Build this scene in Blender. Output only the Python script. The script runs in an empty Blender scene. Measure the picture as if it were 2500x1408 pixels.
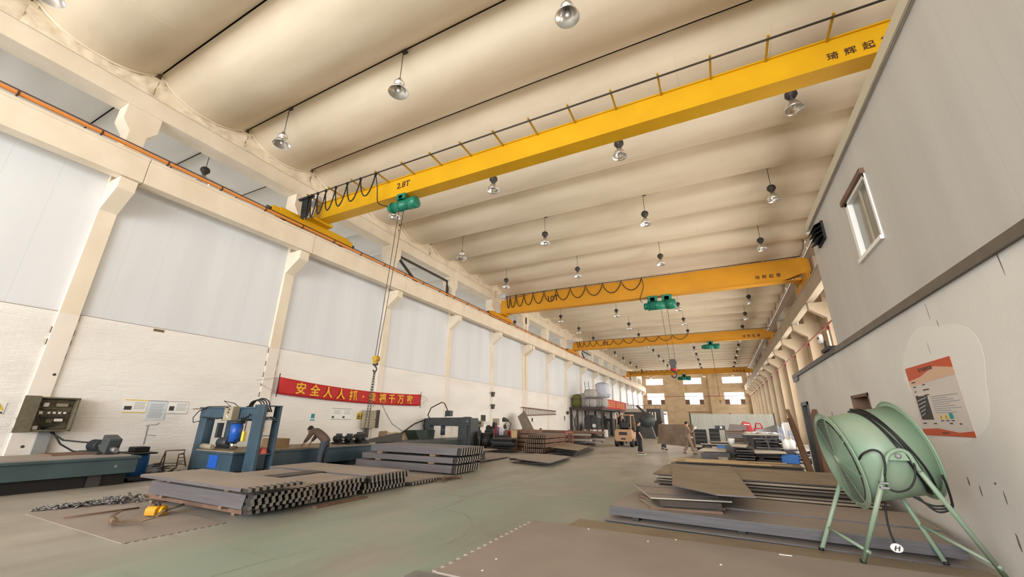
import bpy, bmesh, math, random
from mathutils import Vector, Matrix
random.seed(11)
SC = bpy.context.scene
COL = SC.collection
PI = math.pi

# ------------------------------------------------------------------ camera, world, lights, exposure
FPX = 968.05
PITCH, YAW, ROLL = 0.321168856, 0.469194227, 0.0140429096
CAMH = 1.65
fw = Vector((-math.sin(YAW)*math.cos(PITCH), math.cos(YAW)*math.cos(PITCH), math.sin(PITCH)))
rt0 = Vector((math.cos(YAW), math.sin(YAW), 0))
up0 = rt0.cross(fw)
rt = rt0*math.cos(ROLL)+up0*math.sin(ROLL)
up = -rt0*math.sin(ROLL)+up0*math.cos(ROLL)
cam = bpy.data.cameras.new('camera')
cam.sensor_width = 36
cam.lens = FPX/2500*36
cam.clip_end = 400
camo = bpy.data.objects.new('camera', cam)
COL.objects.link(camo)
camo.matrix_world = Matrix(((rt.x, up.x, -fw.x, 0), (rt.y, up.y, -fw.y, 0), (rt.z, up.z, -fw.z, CAMH), (0, 0, 0, 1)))
SC.camera = camo

wd = bpy.data.worlds.new('world')
SC.world = wd
wd.use_nodes = True
wd.node_tree.nodes['Background'].inputs[0].default_value = (0.86, 0.93, 1, 1)
wd.node_tree.nodes['Background'].inputs[1].default_value = 1.2
SC.view_settings.view_transform = 'Standard'
SC.view_settings.look = 'None'
SC.view_settings.gamma = 1
SC.view_settings.use_curve_mapping = False
SC.view_settings.exposure = 0.54
SC.cycles.max_bounces = 8
SC.cycles.diffuse_bounces = 6
SC.cycles.glossy_bounces = 3
SC.cycles.transparent_max_bounces = 6
SC.cycles.caustics_reflective = False
SC.cycles.caustics_refractive = False
SC.cycles.sample_clamp_indirect = 6
SC.cycles.use_denoising = True

def daylight(name, loc, direction, sx, sy, power, color=(1, .97, .92)):
    l = bpy.data.lights.new(name, 'AREA')
    l.shape = 'RECTANGLE'
    l.size, l.size_y, l.energy, l.color = sx, sy, power, color
    o = bpy.data.objects.new(name, l)
    COL.objects.link(o)
    o.location = loc
    o.rotation_euler = Vector(direction).to_track_quat('-Z', 'Y').to_euler()
    return o
# daylight in the open gates at the near end (behind the camera), and outside every window
daylight('gate_daylight', (-5.5, -22.4, 5.0), (0, 1, 0.0), 20, 9.8, 7000, (.97, .985, 1))
daylight('window_daylight', (-40.6, 40, 5.0), (1, 0, .12), 120, 5.5, 9000, (.97, .985, 1))  # added strip evening out the light in the neighbouring bay; the wall there is solid
RIGHT_BAYS = [y for y in range(-4, 17)]
for k in RIGHT_BAYS:
    daylight('window_daylight', (7.75, 7.04+6*k, 4.6), (-1, 0, 0), 3.2, 6.0, 540 if k < 8 else 330, (1, .93, .82))
for x in (-13.0, -4.85, 3.2):
    daylight('window_daylight', (x, 101.75, 10.75), (0, -1, 0), 4.4, 2.0, 350, (1, .96, .9))
    daylight('window_daylight', (x, 101.75, 6.85), (0, -1, 0), 4.4, 3.0, 500, (1, .96, .9))
daylight('door_daylight', (-11.55, 101.75, 1.9), (0, -1, 0), 1.6, 4, 250, (1, .96, .9))

# ------------------------------------------------------------------ placing points seen in the photograph
def _ray(px, py):
    return rt*((px-1250)/FPX) - up*((py-704)/FPX) + fw
def P(px, py, z=0.0):
    d = _ray(px, py); return Vector((0, 0, CAMH)) + d*((z-CAMH)/d.z)
def PX(px, py, x):
    d = _ray(px, py); return Vector((0, 0, CAMH)) + d*(x/d.x)
def PY(px, py, y):
    d = _ray(px, py); return Vector((0, 0, CAMH)) + d*(y/d.y)

# ------------------------------------------------------------------ materials
def mat(name, c, rough=.6, metal=0.0, c2=None, amt=.5, scale=2.0, stretch=(1, 1, 1), bump=0.0, bscale=30, contrast=(.35, .65), spec=.4, detail=5):
    m = bpy.data.materials.new(name); m.use_nodes = True
    nt = m.node_tree; n = nt.nodes; L = nt.links
    b = n['Principled BSDF']
    b.inputs['Roughness'].default_value = rough
    b.inputs['Metallic'].default_value = metal
    b.inputs['Specular IOR Level'].default_value = spec
    b.inputs['Base Color'].default_value = (*c, 1)
    if c2 is not None or bump:
        tc = n.new('ShaderNodeTexCoord'); mp = n.new('ShaderNodeMapping')
        mp.inputs['Scale'].default_value = stretch
        L.new(tc.outputs['Object'], mp.inputs['Vector'])
    if c2 is not None:
        no = n.new('ShaderNodeTexNoise'); no.inputs['Scale'].default_value = scale; no.inputs['Detail'].default_value = detail
        L.new(mp.outputs[0], no.inputs['Vector'])
        r = n.new('ShaderNodeMapRange'); r.inputs[1].default_value, r.inputs[2].default_value = contrast
        r.inputs[4].default_value = amt
        L.new(no.outputs[0], r.inputs[0])
        mx = n.new('ShaderNodeMix'); mx.data_type = 'RGBA'
        mx.inputs[6].default_value = (*c, 1); mx.inputs[7].default_value = (*c2, 1)
        L.new(r.outputs[0], mx.inputs[0]); L.new(mx.outputs[2], b.inputs['Base Color'])
    if bump:
        n2 = n.new('ShaderNodeTexNoise'); n2.inputs['Scale'].default_value = bscale; n2.inputs['Detail'].default_value = 6
        L.new(mp.outputs[0], n2.inputs['Vector'])
        bp = n.new('ShaderNodeBump'); bp.inputs['Strength'].default_value = bump; bp.inputs['Distance'].default_value = .02
        L.new(n2.outputs[0], bp.inputs['Height']); L.new(bp.outputs[0], b.inputs['Normal'])
    return m

def seam_mat(name, c, c2, axis, pitch, rough=.5, width=.012, dark=.72):
    """painted sheet panels: flat colour, faint dirt streaks down the sheets, a thin joint line every pitch metres along axis"""
    m = mat(name, c, rough, 0, c2, .8, .9, (1.2, 1.2, .12))
    nt = m.node_tree; n = nt.nodes; L = nt.links; b = n['Principled BSDF']
    src = b.inputs['Base Color'].links[0].from_socket
    tc = n.new('ShaderNodeTexCoord'); sp = n.new('ShaderNodeSeparateXYZ'); L.new(tc.outputs['Object'], sp.inputs[0])
    d = n.new('ShaderNodeMath'); d.operation = 'DIVIDE'; d.inputs[1].default_value = pitch; L.new(sp.outputs[axis], d.inputs[0])
    f = n.new('ShaderNodeMath'); f.operation = 'FRACT'; L.new(d.outputs[0], f.inputs[0])
    c_ = n.new('ShaderNodeMath'); c_.operation = 'LESS_THAN'; c_.inputs[1].default_value = width/pitch; L.new(f.outputs[0], c_.inputs[0])
    mx = n.new('ShaderNodeMix'); mx.data_type = 'RGBA'
    L.new(c_.outputs[0], mx.inputs[0]); L.new(src, mx.inputs[6])
    mx.inputs[7].default_value = (*[v*dark for v in c], 1)
    L.new(mx.outputs[2], b.inputs['Base Color'])
    return m

M = {}
def brick_mat(name, c, c2):
    m = mat(name, c, .8, 0, c2, .75, .7, (1, .5, 1.8), contrast=(.4, .75))
    nt = m.node_tree; n = nt.nodes; L = nt.links; b = n['Principled BSDF']
    tc = n.new('ShaderNodeTexCoord'); sp = n.new('ShaderNodeSeparateXYZ'); cb = n.new('ShaderNodeCombineXYZ')
    L.new(tc.outputs['Object'], sp.inputs[0]); L.new(sp.outputs[1], cb.inputs[0]); L.new(sp.outputs[2], cb.inputs[1])
    br = n.new('ShaderNodeTexBrick'); br.inputs['Scale'].default_value = 2.0; br.inputs['Mortar Size'].default_value = .02
    br.inputs['Mortar Smooth'].default_value = 1.0
    br.inputs['Brick Width'].default_value = .5; br.inputs['Row Height'].default_value = .14
    L.new(cb.outputs[0], br.inputs['Vector'])
    no = n.new('ShaderNodeTexNoise'); no.inputs['Scale'].default_value = 3; no.inputs['Detail'].default_value = 6
    mpp = n.new('ShaderNodeMapping'); mpp.inputs['Scale'].default_value = (.8, 3.2, 1); L.new(cb.outputs[0], mpp.inputs[0]); L.new(mpp.outputs[0], no.inputs['Vector'])
    ad = n.new('ShaderNodeMath'); ad.operation = 'MULTIPLY_ADD'; ad.inputs[1].default_value = -.12
    L.new(br.outputs['Fac'], ad.inputs[0]); L.new(no.outputs[0], ad.inputs[2])
    bp = n.new('ShaderNodeBump'); bp.inputs['Strength'].default_value = .5; bp.inputs['Distance'].default_value = .045
    L.new(ad.outputs[0], bp.inputs['Height']); L.new(bp.outputs[0], b.inputs['Normal'])
    return m
M['brick'] = brick_mat('white_painted_brick', (.86, .835, .805), (.75, .715, .68))
M['brick_tan'] = brick_mat('tan_lit_brick', (.52, .405, .275), (.36, .27, .17))  # brick tone with the warm, dim far-end light mixed into the tan
M['cladding'] = seam_mat('grey_wall_cladding', (.72, .745, .785), (.65, .67, .705), 1, .95, .45, .012, .85)
M['office_cladding'] = seam_mat('office_cladding', (.53, .515, .49), (.45, .435, .41), 1, .42, .5, .008, .88)
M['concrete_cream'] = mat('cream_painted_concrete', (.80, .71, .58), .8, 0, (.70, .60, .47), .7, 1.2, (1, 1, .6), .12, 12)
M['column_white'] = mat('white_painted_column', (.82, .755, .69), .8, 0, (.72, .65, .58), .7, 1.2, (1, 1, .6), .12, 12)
M['concrete_tan'] = mat('backlit_tan_concrete', (.54, .44, .32), .8, 0, (.43, .34, .235), .7, .9, (1, 1, .5), .12, 12)  # tan concrete, darkened to carry the backlit tone of the right-hand columns
M['concrete_grey'] = mat('shaded_tan_concrete', (.46, .39, .30), .8, 0, (.37, .31, .235), .7, .8)  # shade on the right-hand beams and girder is put into this tone
M['ceiling'] = mat('cream_ceiling_shell', (.74, .645, .50), .75, 0, (.63, .535, .395), .75, .55, (.5, 2.0, 1), .06, 9)
M['ceiling_grey'] = mat('pale_ceiling_shell', (.70, .67, .60), .8, 0, (.60, .57, .50), .6, .5, (.5, 2, 1))
M['mortar'] = mat('rough_mortar', (.80, .70, .55), .9, 0, (.60, .50, .37), .8, 1.6, (1, 1, 1.5), .9, 5, (.45, .75))
M['office_wall'] = mat('grey_white_plaster', (.72, .70, .665), .8, 0, (.60, .58, .545), .8, .7, (1, 1, .7), .10, 20)
M['patch'] = mat('fresh_white_paint', (.74, .72, .685), .75)
M['flashing'] = mat('brown_grey_flashing', (.17, .145, .12), .5, .3, (.12, .10, .085), .6, 3)
M['trim_pale'] = mat('pale_edge_trim', (.52, .47, .37), .5)
M['dark_gap'] = mat('dark_void', (.03, .024, .02), .9)
M['crane_yellow'] = mat('crane_yellow', (.66, .355, .002), .5, 0, (.55, .29, .002), .6, .8)
M['crane_orange'] = mat('crane_orange', (.64, .285, .005), .5, 0, (.53, .23, .005), .6, .8)
M['yellow_dark'] = mat('worn_yellow', (.45, .27, .02), .5)
M['hoist_green'] = mat('hoist_green', (.015, .20, .125), .35, .0, (.01, .13, .085), .6, 4)
M['fan_green'] = mat('pale_green_paint', (.205, .295, .205), .42, 0, (.265, .30, .225), .7, 2.2, (1, 1, 1), .03, 40, (.45, .7))
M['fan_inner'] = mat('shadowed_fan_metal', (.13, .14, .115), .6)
M['black'] = mat('black_rubber', (.010, .009, .009), .55)
M['dark_steel'] = mat('dark_steel', (.055, .05, .048), .5, .3, (.09, .08, .07), .5, 4)
M['rust_cut'] = mat('rusty_cut_end', (.20, .135, .095), .8, 0, (.14, .09, .06), .7, 8)
M['plate_brown'] = mat('brown_grey_plate', (.155, .125, .10), .65, 0, (.11, .09, .07), .7, 2)
M['brown_steel'] = mat('dark_brown_steel', (.042, .032, .026), .6, .1, (.07, .05, .036), .5, 5)
M['steel'] = mat('bare_steel', (.26, .25, .25), .45, .5, (.16, .155, .155), .6, 5)
M['sheet_top'] = mat('dusty_steel_sheet', (.335, .287, .258), .72, 0, (.275, .232, .207), .8, .9, (1, 1, 1), .04, 60)
M['sheet_tan'] = mat('tan_dusty_sheet', (.30, .24, .175), .7, 0, (.23, .175, .12), .8, 1.4)
M['sheet_side'] = mat('grey_steel_edge', (.155, .14, .145), .5, .25, (.11, .10, .105), .6, 3, (.4, 3, 8))
M['sheet_pale'] = mat('pale_steel_sheet', (.46, .42, .35), .5, .1, (.38, .34, .28), .7, 1.1)
M['rust'] = mat('rusty_steel', (.20, .115, .075), .8, 0, (.13, .075, .05), .8, 3)
M['rust_beam'] = mat('brown_primer', (.135, .070, .042), .65, 0, (.18, .10, .06), .6, 2)
M['tooth'] = mat('cut_steel_end', (.34, .31, .28), .5, .2, (.22, .19, .17), .6, 9)
M['scale'] = mat('notch_shade', (.03, .025, .023), .7)  # near-black colour paints the shade inside the comb notches
M['tyre_mark'] = mat('faint_tyre_mark', (.235, .245, .195), .55, 0, (.265, .30, .24), 1.0, 3)
M['edge_dark'] = mat('shaded_sheet_edge', (.095, .088, .092), .5, .2, (.06, .055, .058), .7, 3, (.4, 3, 8))  # darker copy of the grey edge; contact shade is in the colour
M['tab'] = mat('bright_tab_end', (.62, .58, .52), .45, .1)
M['blue_steel'] = mat('blue_machine_paint', (.045, .085, .12), .45, 0, (.028, .045, .06), .7, 1.8)
M['blue_teal'] = mat('teal_machine_paint', (.055, .09, .10), .5, 0, (.035, .055, .06), .7, 1.6)
M['blue_bright'] = mat('bright_blue', (.02, .10, .45), .35)
M['blue_plastic'] = mat('blue_plastic', (.02, .12, .38), .4)
M['machine_dark'] = mat('dark_machine_paint', (.04, .048, .052), .5, 0, (.07, .08, .08), .5, 3)
M['chrome'] = mat('polished_steel', (.72, .72, .72), .15, 1)
M['reflector'] = mat('spun_aluminium', (.80, .79, .77), .28, .9)
M['lamp_dark'] = mat('dark_lamp_housing', (.05, .042, .038), .5, .2)
M['lamp_glass'] = mat('frosted_lamp_glass', (.85, .85, .82), .3)
M['block_wood'] = mat('weathered_block', (.24, .17, .11), .8, 0, (.15, .10, .065), .7, 6)
M['wood'] = mat('pale_timber', (.52, .36, .18), .7, 0, (.40, .26, .12), .7, 3, (.4, 4, 4))
M['ply'] = mat('pale_plywood', (.66, .52, .33), .7, 0, (.56, .42, .24), .6, 2)
M['cardboard'] = mat('brown_cardboard', (.30, .19, .10), .8)
M['white_plastic'] = mat('white_plastic', (.82, .80, .77), .5)
M['white_paper'] = mat('white_paper', (.84, .84, .82), .7)
M['paper_blue'] = mat('pale_blue_paper', (.66, .72, .78), .7)
M['print_grey'] = mat('grey_print', (.35, .36, .37), .8)
M['print_dark'] = mat('dark_print', (.06, .055, .05), .8)
M['print_yellow'] = mat('yellow_print', (.75, .55, .06), .7)
M['print_teal'] = mat('teal_print', (.03, .28, .32), .7)
M['poster_orange'] = mat('poster_orange', (.52, .072, .013), .55)
M['poster_peach'] = mat('poster_peach', (.62, .40, .27), .55)
M['poster_pale'] = mat('poster_pale', (.60, .54, .50), .55)
M['red_cloth'] = mat('red_banner_cloth', (.52, .022, .022), .65, 0, (.42, .014, .016), .6, 1.5)
M['gold_letter'] = mat('gold_lettering', (.80, .42, .03), .6)
M['letter_dark'] = mat('dark_brown_lettering', (.06, .022, .012), .6)
M['red'] = mat('red_paint', (.45, .025, .035), .4)
M['pipe_red'] = mat('red_brown_pipe', (.26, .055, .03), .5)
M['orange_rail'] = mat('orange_conductor', (.70, .25, .05), .4)
M['copper_dark'] = mat('dark_clamp', (.07, .03, .015), .6)
M['cabinet_khaki'] = mat('khaki_cabinet', (.36, .31, .225), .55, 0, (.28, .24, .17), .6, 3)
M['cabinet_inside'] = mat('grimy_cabinet', (.11, .095, .062), .7, 0, (.17, .15, .10), .6, 9)
M['grey_box'] = mat('grey_enclosure', (.55, .55, .55), .5)
M['duct_grey'] = mat('grey_duct', (.30, .30, .295), .5)
M['fence'] = mat('pale_corrugated_sheet', (.60, .61, .56), .45, .1, (.50, .51, .46), .6, 1, (2, 2, .2))
M['forklift_orange'] = mat('dusty_orange', (.44, .245, .115), .6, 0, (.38, .27, .18), .7, 3)
M['glass'] = mat('window_glass', (.20, .20, .17), .15, 0, spec=.6)
M['skin'] = mat('skin', (.50, .29, .20), .6)
M['hair'] = mat('black_hair', (.02, .017, .015), .7)
M['black_cloth'] = mat('black_cloth', (.016, .016, .018), .85)
M['navy_cloth'] = mat('dark_blue_denim', (.045, .055, .075), .85, 0, (.07, .08, .10), .5, 9)
M['brown_cloth'] = mat('brown_cloth', (.13, .085, .07), .85, 0, (.10, .065, .05), .6, 8)
M['khaki_cloth'] = mat('khaki_work_cloth', (.235, .165, .12), .85, 0, (.18, .125, .09), .6, 8)
M['glove'] = mat('white_cotton', (.74, .70, .66), .8)
M['sole'] = mat('white_sole', (.75, .75, .73), .6)
M['bag_cloth'] = mat('woven_bag', (.46, .44, .42), .75, 0, (.32, .305, .285), .7, 3, (1, 1, 1), .5, 5)
M['olive'] = mat('olive_tarp', (.15, .145, .035), .7, 0, (.10, .095, .025), .6, 3)
M['tarp_pale'] = mat('pale_plastic_film', (.56, .58, .66), .45, 0, (.42, .44, .53), .7, 4, (1, 1, 1), .6, 6)
M['strap'] = mat('brown_lifting_strap', (.17, .115, .07), .8)
M['twigs'] = mat('dry_brown_scrap', (.14, .09, .06), .9)
M['helmet'] = mat('faded_red_helmet', (.55, .10, .09), .4)

def floor_mat():
    m = bpy.data.materials.new('worn_painted_concrete'); m.use_nodes = True
    nt = m.node_tree; n = nt.nodes; L = nt.links; b = n['Principled BSDF']
    b.inputs['Roughness'].default_value = .5
    b.inputs['Specular IOR Level'].default_value = .35
    tc = n.new('ShaderNodeTexCoord')
    def noise(scale, stretch=(1, 1, 1), detail=6):
        mp = n.new('ShaderNodeMapping'); mp.inputs['Scale'].default_value = stretch; mp.inputs['Rotation'].default_value = (0, 0, -.25)
        L.new(tc.outputs['Object'], mp.inputs[0])
        x = n.new('ShaderNodeTexNoise'); x.inputs['Scale'].default_value = scale; x.inputs['Detail'].default_value = detail
        L.new(mp.outputs[0], x.inputs['Vector']); return x.outputs[0]
    def ramp(v, a, c_, lo=0., hi=1.):
        r = n.new('ShaderNodeMapRange'); r.inputs[1].default_value = a; r.inputs[2].default_value = c_
        r.inputs[3].default_value = lo; r.inputs[4].default_value = hi
        L.new(v, r.inputs[0]); return r.outputs[0]
    def mix(f, a, c_):
        x = n.new('ShaderNodeMix'); x.data_type = 'RGBA'
        for s, v in ((6, a), (7, c_)):
            if isinstance(v, tuple): x.inputs[s].default_value = (*v, 1)
            else: L.new(v, x.inputs[s])
        L.new(f, x.inputs[0]); return x.outputs[2]
    def mul(a, c_):
        x = n.new('ShaderNodeMath'); x.operation = 'MULTIPLY'; L.new(a, x.inputs[0]); L.new(c_, x.inputs[1]); return x.outputs[0]
    base = mix(ramp(noise(1.1, (1, .45, 1)), .35, .68), (.405, .375, .335), (.30, .272, .24))
    # green floor paint survives in the aisle between the sheet stacks
    sp = n.new('ShaderNodeSeparateXYZ'); L.new(tc.outputs['Object'], sp.inputs[0])
    gx = mul(ramp(sp.outputs[0], -8.5, -6.0), ramp(sp.outputs[0], 1.5, -1.0))
    gy = ramp(sp.outputs[1], 21, 7)
    g = mul(mul(gx, gy), ramp(noise(.55, (1, .7, 1), 4), .30, .52))
    col = mix(g, base, (.265, .32, .262))
    col = mix(ramp(noise(.35, (2.2, .5, 1), 7), .52, .70, 0, .5), col, (.225, .20, .17))
    col = mix(ramp(noise(5.5, (1, .25, 1)), .60, .74, 0, .45), col, (.40, .36, .29))
    col = mix(ramp(noise(.8, (.5, 3, 1), 8), .60, .78, 0, .55), col, (.16, .135, .10))
    L.new(col, b.inputs['Base Color'])
    bp = n.new('ShaderNodeBump'); bp.inputs['Strength'].default_value = .06
    L.new(noise(24), bp.inputs['Height']); L.new(bp.outputs[0], b.inputs['Normal'])
    return m
M['floor'] = floor_mat()

# ------------------------------------------------------------------ mesh helpers
def soft(pts, n=6):
    """smooth curve through the given points"""
    q = [Vector(p) for p in pts]; out = []
    for i in range(len(q)-1):
        p0, p1, p2, p3 = q[max(i-1, 0)], q[i], q[i+1], q[min(i+2, len(q)-1)]
        for k in range(n):
            t = k/n
            out.append(.5*((2*p1)+(p2-p0)*t+(2*p0-5*p1+4*p2-p3)*t*t+(3*p1-p0-3*p2+p3)*t**3))
    return out+[q[-1]]
class MB:
    def __init__(s): s.v = []; s.f = []; s.m = []; s.s = []
    def add(s, vs, fs, mi=0, sm=False, mx=None):
        o = len(s.v)
        s.v += [tuple(mx @ Vector(p)) if mx else tuple(p) for p in vs]
        for f in fs:
            s.f.append([i+o for i in f]); s.m.append(mi); s.s.append(sm)
        return s
    def box(s, a, b, mi=0, mx=None):
        (x0, y0, z0), (x1, y1, z1) = a, b
        x0, x1 = sorted((x0, x1)); y0, y1 = sorted((y0, y1)); z0, z1 = sorted((z0, z1))
        v = [(x0, y0, z0), (x1, y0, z0), (x1, y1, z0), (x0, y1, z0), (x0, y0, z1), (x1, y0, z1), (x1, y1, z1), (x0, y1, z1)]
        return s.add(v, [(0, 3, 2, 1), (4, 5, 6, 7), (0, 1, 5, 4), (1, 2, 6, 5), (2, 3, 7, 6), (3, 0, 4, 7)], mi, False, mx)
    def cbox(s, c, size, mi=0, mx=None):
        c = Vector(c); h = Vector(size)/2
        return s.box(c-h, c+h, mi, mx)
    def prism(s, pts, axis, lo, hi, mi=0, mx=None):
        """polygon extruded along axis; pts are the other two coordinates in order"""
        def q(p, t): return {'x': (t, p[0], p[1]), 'y': (p[0], t, p[1]), 'z': (p[0], p[1], t)}[axis]
        n = len(pts)
        v = [q(p, lo) for p in pts]+[q(p, hi) for p in pts]
        f = [tuple(range(n))[::-1], tuple(range(n, 2*n))]+[(i, (i+1) % n, n+(i+1) % n, n+i) for i in range(n)]
        return s.add(v, f, mi, False, mx)
    def bar(s, p, q, w, h=None, mi=0, upv=(0, 0, 1)):
        p, q = Vector(p), Vector(q); h = h or w
        d = (q-p).normalized(); u = Vector(upv)
        if abs(d.dot(u)) > .99: u = Vector((0, 1, 0))
        a = d.cross(u).normalized(); b = a.cross(d)
        v = []
        for c in (p, q):
            for i, j in ((-1, -1), (1, -1), (1, 1), (-1, 1)): v.append(c+a*(i*w/2)+b*(j*h/2))
        return s.add(v, [(0, 1, 2, 3), (7, 6, 5, 4), (0, 4, 5, 1), (1, 5, 6, 2), (2, 6, 7, 3), (3, 7, 4, 0)], mi)
    def tube(s, pts, r, n=8, mi=0, closed=False, sm=True):
        pts = [Vector(p) for p in pts]; N = len(pts)
        rs = r if isinstance(r, (list, tuple)) else [r]*N
        v = []; prev = None
        for i, p in enumerate(pts):
            a = pts[i-1] if (i or closed) else pts[i]; b = pts[(i+1) % N] if (i < N-1 or closed) else pts[i]
            t = (b-a)
            t = t.normalized() if t.length > 1e-9 else Vector((0, 0, 1))
            if prev is None:
                u = t.cross(Vector((0, 0, 1)))
                if u.length < .05: u = t.cross(Vector((0, 1, 0)))
                u.normalize()
            else:
                u = prev - t*prev.dot(t); u.normalize()
            prev = u; w = t.cross(u)
            for k in range(n):
                th = 2*PI*k/n; v.append(p+(u*math.cos(th)+w*math.sin(th))*rs[i])
        f = []
        for i in range(N if closed else N-1):
            j = (i+1) % N
            for k in range(n):
                f.append((i*n+k, i*n+(k+1) % n, j*n+(k+1) % n, j*n+k))
        s.add(v, f, mi, sm)
        if not closed:
            o = len(s.v)-len(v)
            s.f.append([o+k for k in range(n)][::-1]); s.m.append(mi); s.s.append(False)
            s.f.append([o+(N-1)*n+k for k in range(n)]); s.m.append(mi); s.s.append(False)
        return s
    def cyl(s, p, q, r, n=20, mi=0, r2=None): return s.tube([p, q], [r, r2 if r2 is not None else r], n, mi)
    def lathe(s, prof, n=20, mi=0, mx=None):
        v = []; f = []
        for r, z in prof:
            for k in range(n): v.append((r*math.cos(2*PI*k/n), r*math.sin(2*PI*k/n), z))
        for i in range(len(prof)-1):
            for k in range(n): f.append((i*n+k, i*n+(k+1) % n, (i+1)*n+(k+1) % n, (i+1)*n+k))
        return s.add(v, f, mi, True, mx)
    def ball(s, c, r, n=12, mi=0, sq=(1, 1, 1), jit=0):
        prof = [(max(1e-4, math.sin(PI*i/n)), -math.cos(PI*i/n)) for i in range(n+1)]
        v = []; f = []; m2 = n*2
        for a, z in prof:
            for k in range(m2):
                j = 1+random.uniform(-jit, jit)
                v.append((c[0]+r*sq[0]*a*j*math.cos(2*PI*k/m2), c[1]+r*sq[1]*a*j*math.sin(2*PI*k/m2), c[2]+r*sq[2]*z*j))
        for i in range(n):
            for k in range(m2): f.append((i*m2+k, i*m2+(k+1) % m2, (i+1)*m2+(k+1) % m2, (i+1)*m2+k))
        return s.add(v, f, mi, True)
    def build(s, name, mats, parent=None, bevel=0):
        me = bpy.data.meshes.new(name)
        me.from_pydata(s.v, [], s.f)
        for m in (mats if isinstance(mats, (list, tuple)) else [mats]): me.materials.append(M[m] if isinstance(m, str) else m)
        me.polygons.foreach_set('material_index', s.m)
        me.polygons.foreach_set('use_smooth', s.s)
        me.update()
        o = bpy.data.objects.new(name, me); COL.objects.link(o)
        if parent is not None:
            o.parent = parent
            o.matrix_parent_inverse = parent.matrix_basis.inverted()
        if bevel:
            b = o.modifiers.new('Bevel', 'BEVEL'); b.width = bevel; b.segments = 2; b.limit_method = 'ANGLE'
        return o

def tag(o, label, cat, group=None):
    o['label'] = label; o['category'] = cat
    if group: o['group'] = group
    return o
def thing(name, label, cat, loc=(0, 0, 0), rz=0.0, group=None):
    o = bpy.data.objects.new(name, None); COL.objects.link(o)
    o.empty_display_size = .2
    o.matrix_basis = Matrix.Translation(Vector(loc)) @ Matrix.Rotation(rz, 4, 'Z')
    return tag(o, label, cat, group)
def struct(o):
    o['kind'] = 'structure'; return o
def kids(o): return [c for c in ALLK.get(o.name, [])]
def dup(root, loc, rz=0.0, label=None):
    r = root.copy(); COL.objects.link(r)
    r.matrix_basis = Matrix.Translation(Vector(loc)) @ Matrix.Rotation(rz, 4, 'Z')
    if label: r['label'] = label
    for ch in root.children:
        c = ch.copy(); COL.objects.link(c); c.parent = r; c.matrix_parent_inverse = ch.matrix_parent_inverse
        for g in ch.children:
            d = g.copy(); COL.objects.link(d); d.parent = c; d.matrix_parent_inverse = g.matrix_parent_inverse
    return r
def ordinal(i):
    return ['first', 'second', 'third', 'fourth', 'fifth', 'sixth', 'seventh', 'eighth', 'ninth', 'tenth', 'eleventh', 'twelfth', 'thirteenth', 'fourteenth',
            'fifteenth', 'sixteenth', 'seventeenth', 'eighteenth', 'nineteenth'][i]

_tc = {}
def text_geo(s, size, bold=0.0):
    """outline letters as (verts, faces), centred on the origin in the XY plane"""
    cu = bpy.data.curves.new('letters', 'FONT')
    cu.body = s; cu.size = size; cu.align_x = 'CENTER'; cu.align_y = 'CENTER'; cu.offset = bold; cu.extrude = .003; cu.resolution_u = 3
    o = bpy.data.objects.new('letters', cu); COL.objects.link(o)
    dg = bpy.context.evaluated_depsgraph_get(); dg.update()
    me = bpy.data.meshes.new_from_object(o.evaluated_get(dg))
    v = [tuple(p.co) for p in me.vertices]; f = [tuple(p.vertices) for p in me.polygons]
    bpy.data.objects.remove(o); bpy.data.curves.remove(cu); bpy.data.meshes.remove(me)
    return v, f
def frame_mx(o, x, y, z):
    o, x, y, z = map(Vector, (o, x, y, z))
    return Matrix(((x.x, y.x, z.x, o.x), (x.y, y.y, z.y, o.y), (x.z, y.z, z.z, o.z), (0, 0, 0, 1)))
def on_left_wall(x, y, z): return frame_mx((x, y, z), (0, 1, 0), (0, 0, 1), (1, 0, 0))
def on_right_wall(x, y, z): return frame_mx((x, y, z), (0, -1, 0), (0, 0, 1), (-1, 0, 0))
def on_front(x, y, z): return frame_mx((x, y, z), (1, 0, 0), (0, 0, 1), (0, -1, 0))
def lettering(s, size, mx, m, parent, bold=.0, name='lettering'):
    mb = MB(); v, f = text_geo(s, size, bold); mb.add(v, f, 0, False, mx)
    return mb.build(name, m, parent)

# ================================================================== THE SETTING
XL, XR = -15.9, 6.2            # inner faces of the columns on both sides of the hall
YE = 101.0                     # end wall
COLY = [4.04+6*k for k in range(-4, 17)]
struct(MB().box((-42, -32, -.3), (9, 104, 0)).build('floor', 'floor'))

# tyre marks and a joint line on the floor
mb = MB()
for pxs, w in (([(1052, 1252), (1110, 1229), (1165, 1207), (1250, 1194), (1330, 1190)], .05), ([(1092, 1328), (1138, 1302), (1152, 1275), (1132, 1254), (1090, 1245)], .07), ([(516, 1407), (620, 1377), (700, 1356), (770, 1338)], .02), ([(1120, 1215), (1210, 1190), (1320, 1160), (1400, 1140)], .05)):
    c = soft([P(a, b, .001) for a, b in pxs], 8)
    v = []
    for i, q in enumerate(c):
        t_ = (c[min(i+1, len(c)-1)]-c[max(i-1, 0)]).normalized(); s_ = Vector((-t_.y, t_.x, 0))*w/2
        v += [q+s_, q-s_]
    mb.add(v, [(2*i, 2*i+1, 2*i+3, 2*i+2) for i in range(len(c)-1)])
struct(mb.build('floor_marking', 'tyre_mark'))

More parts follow.
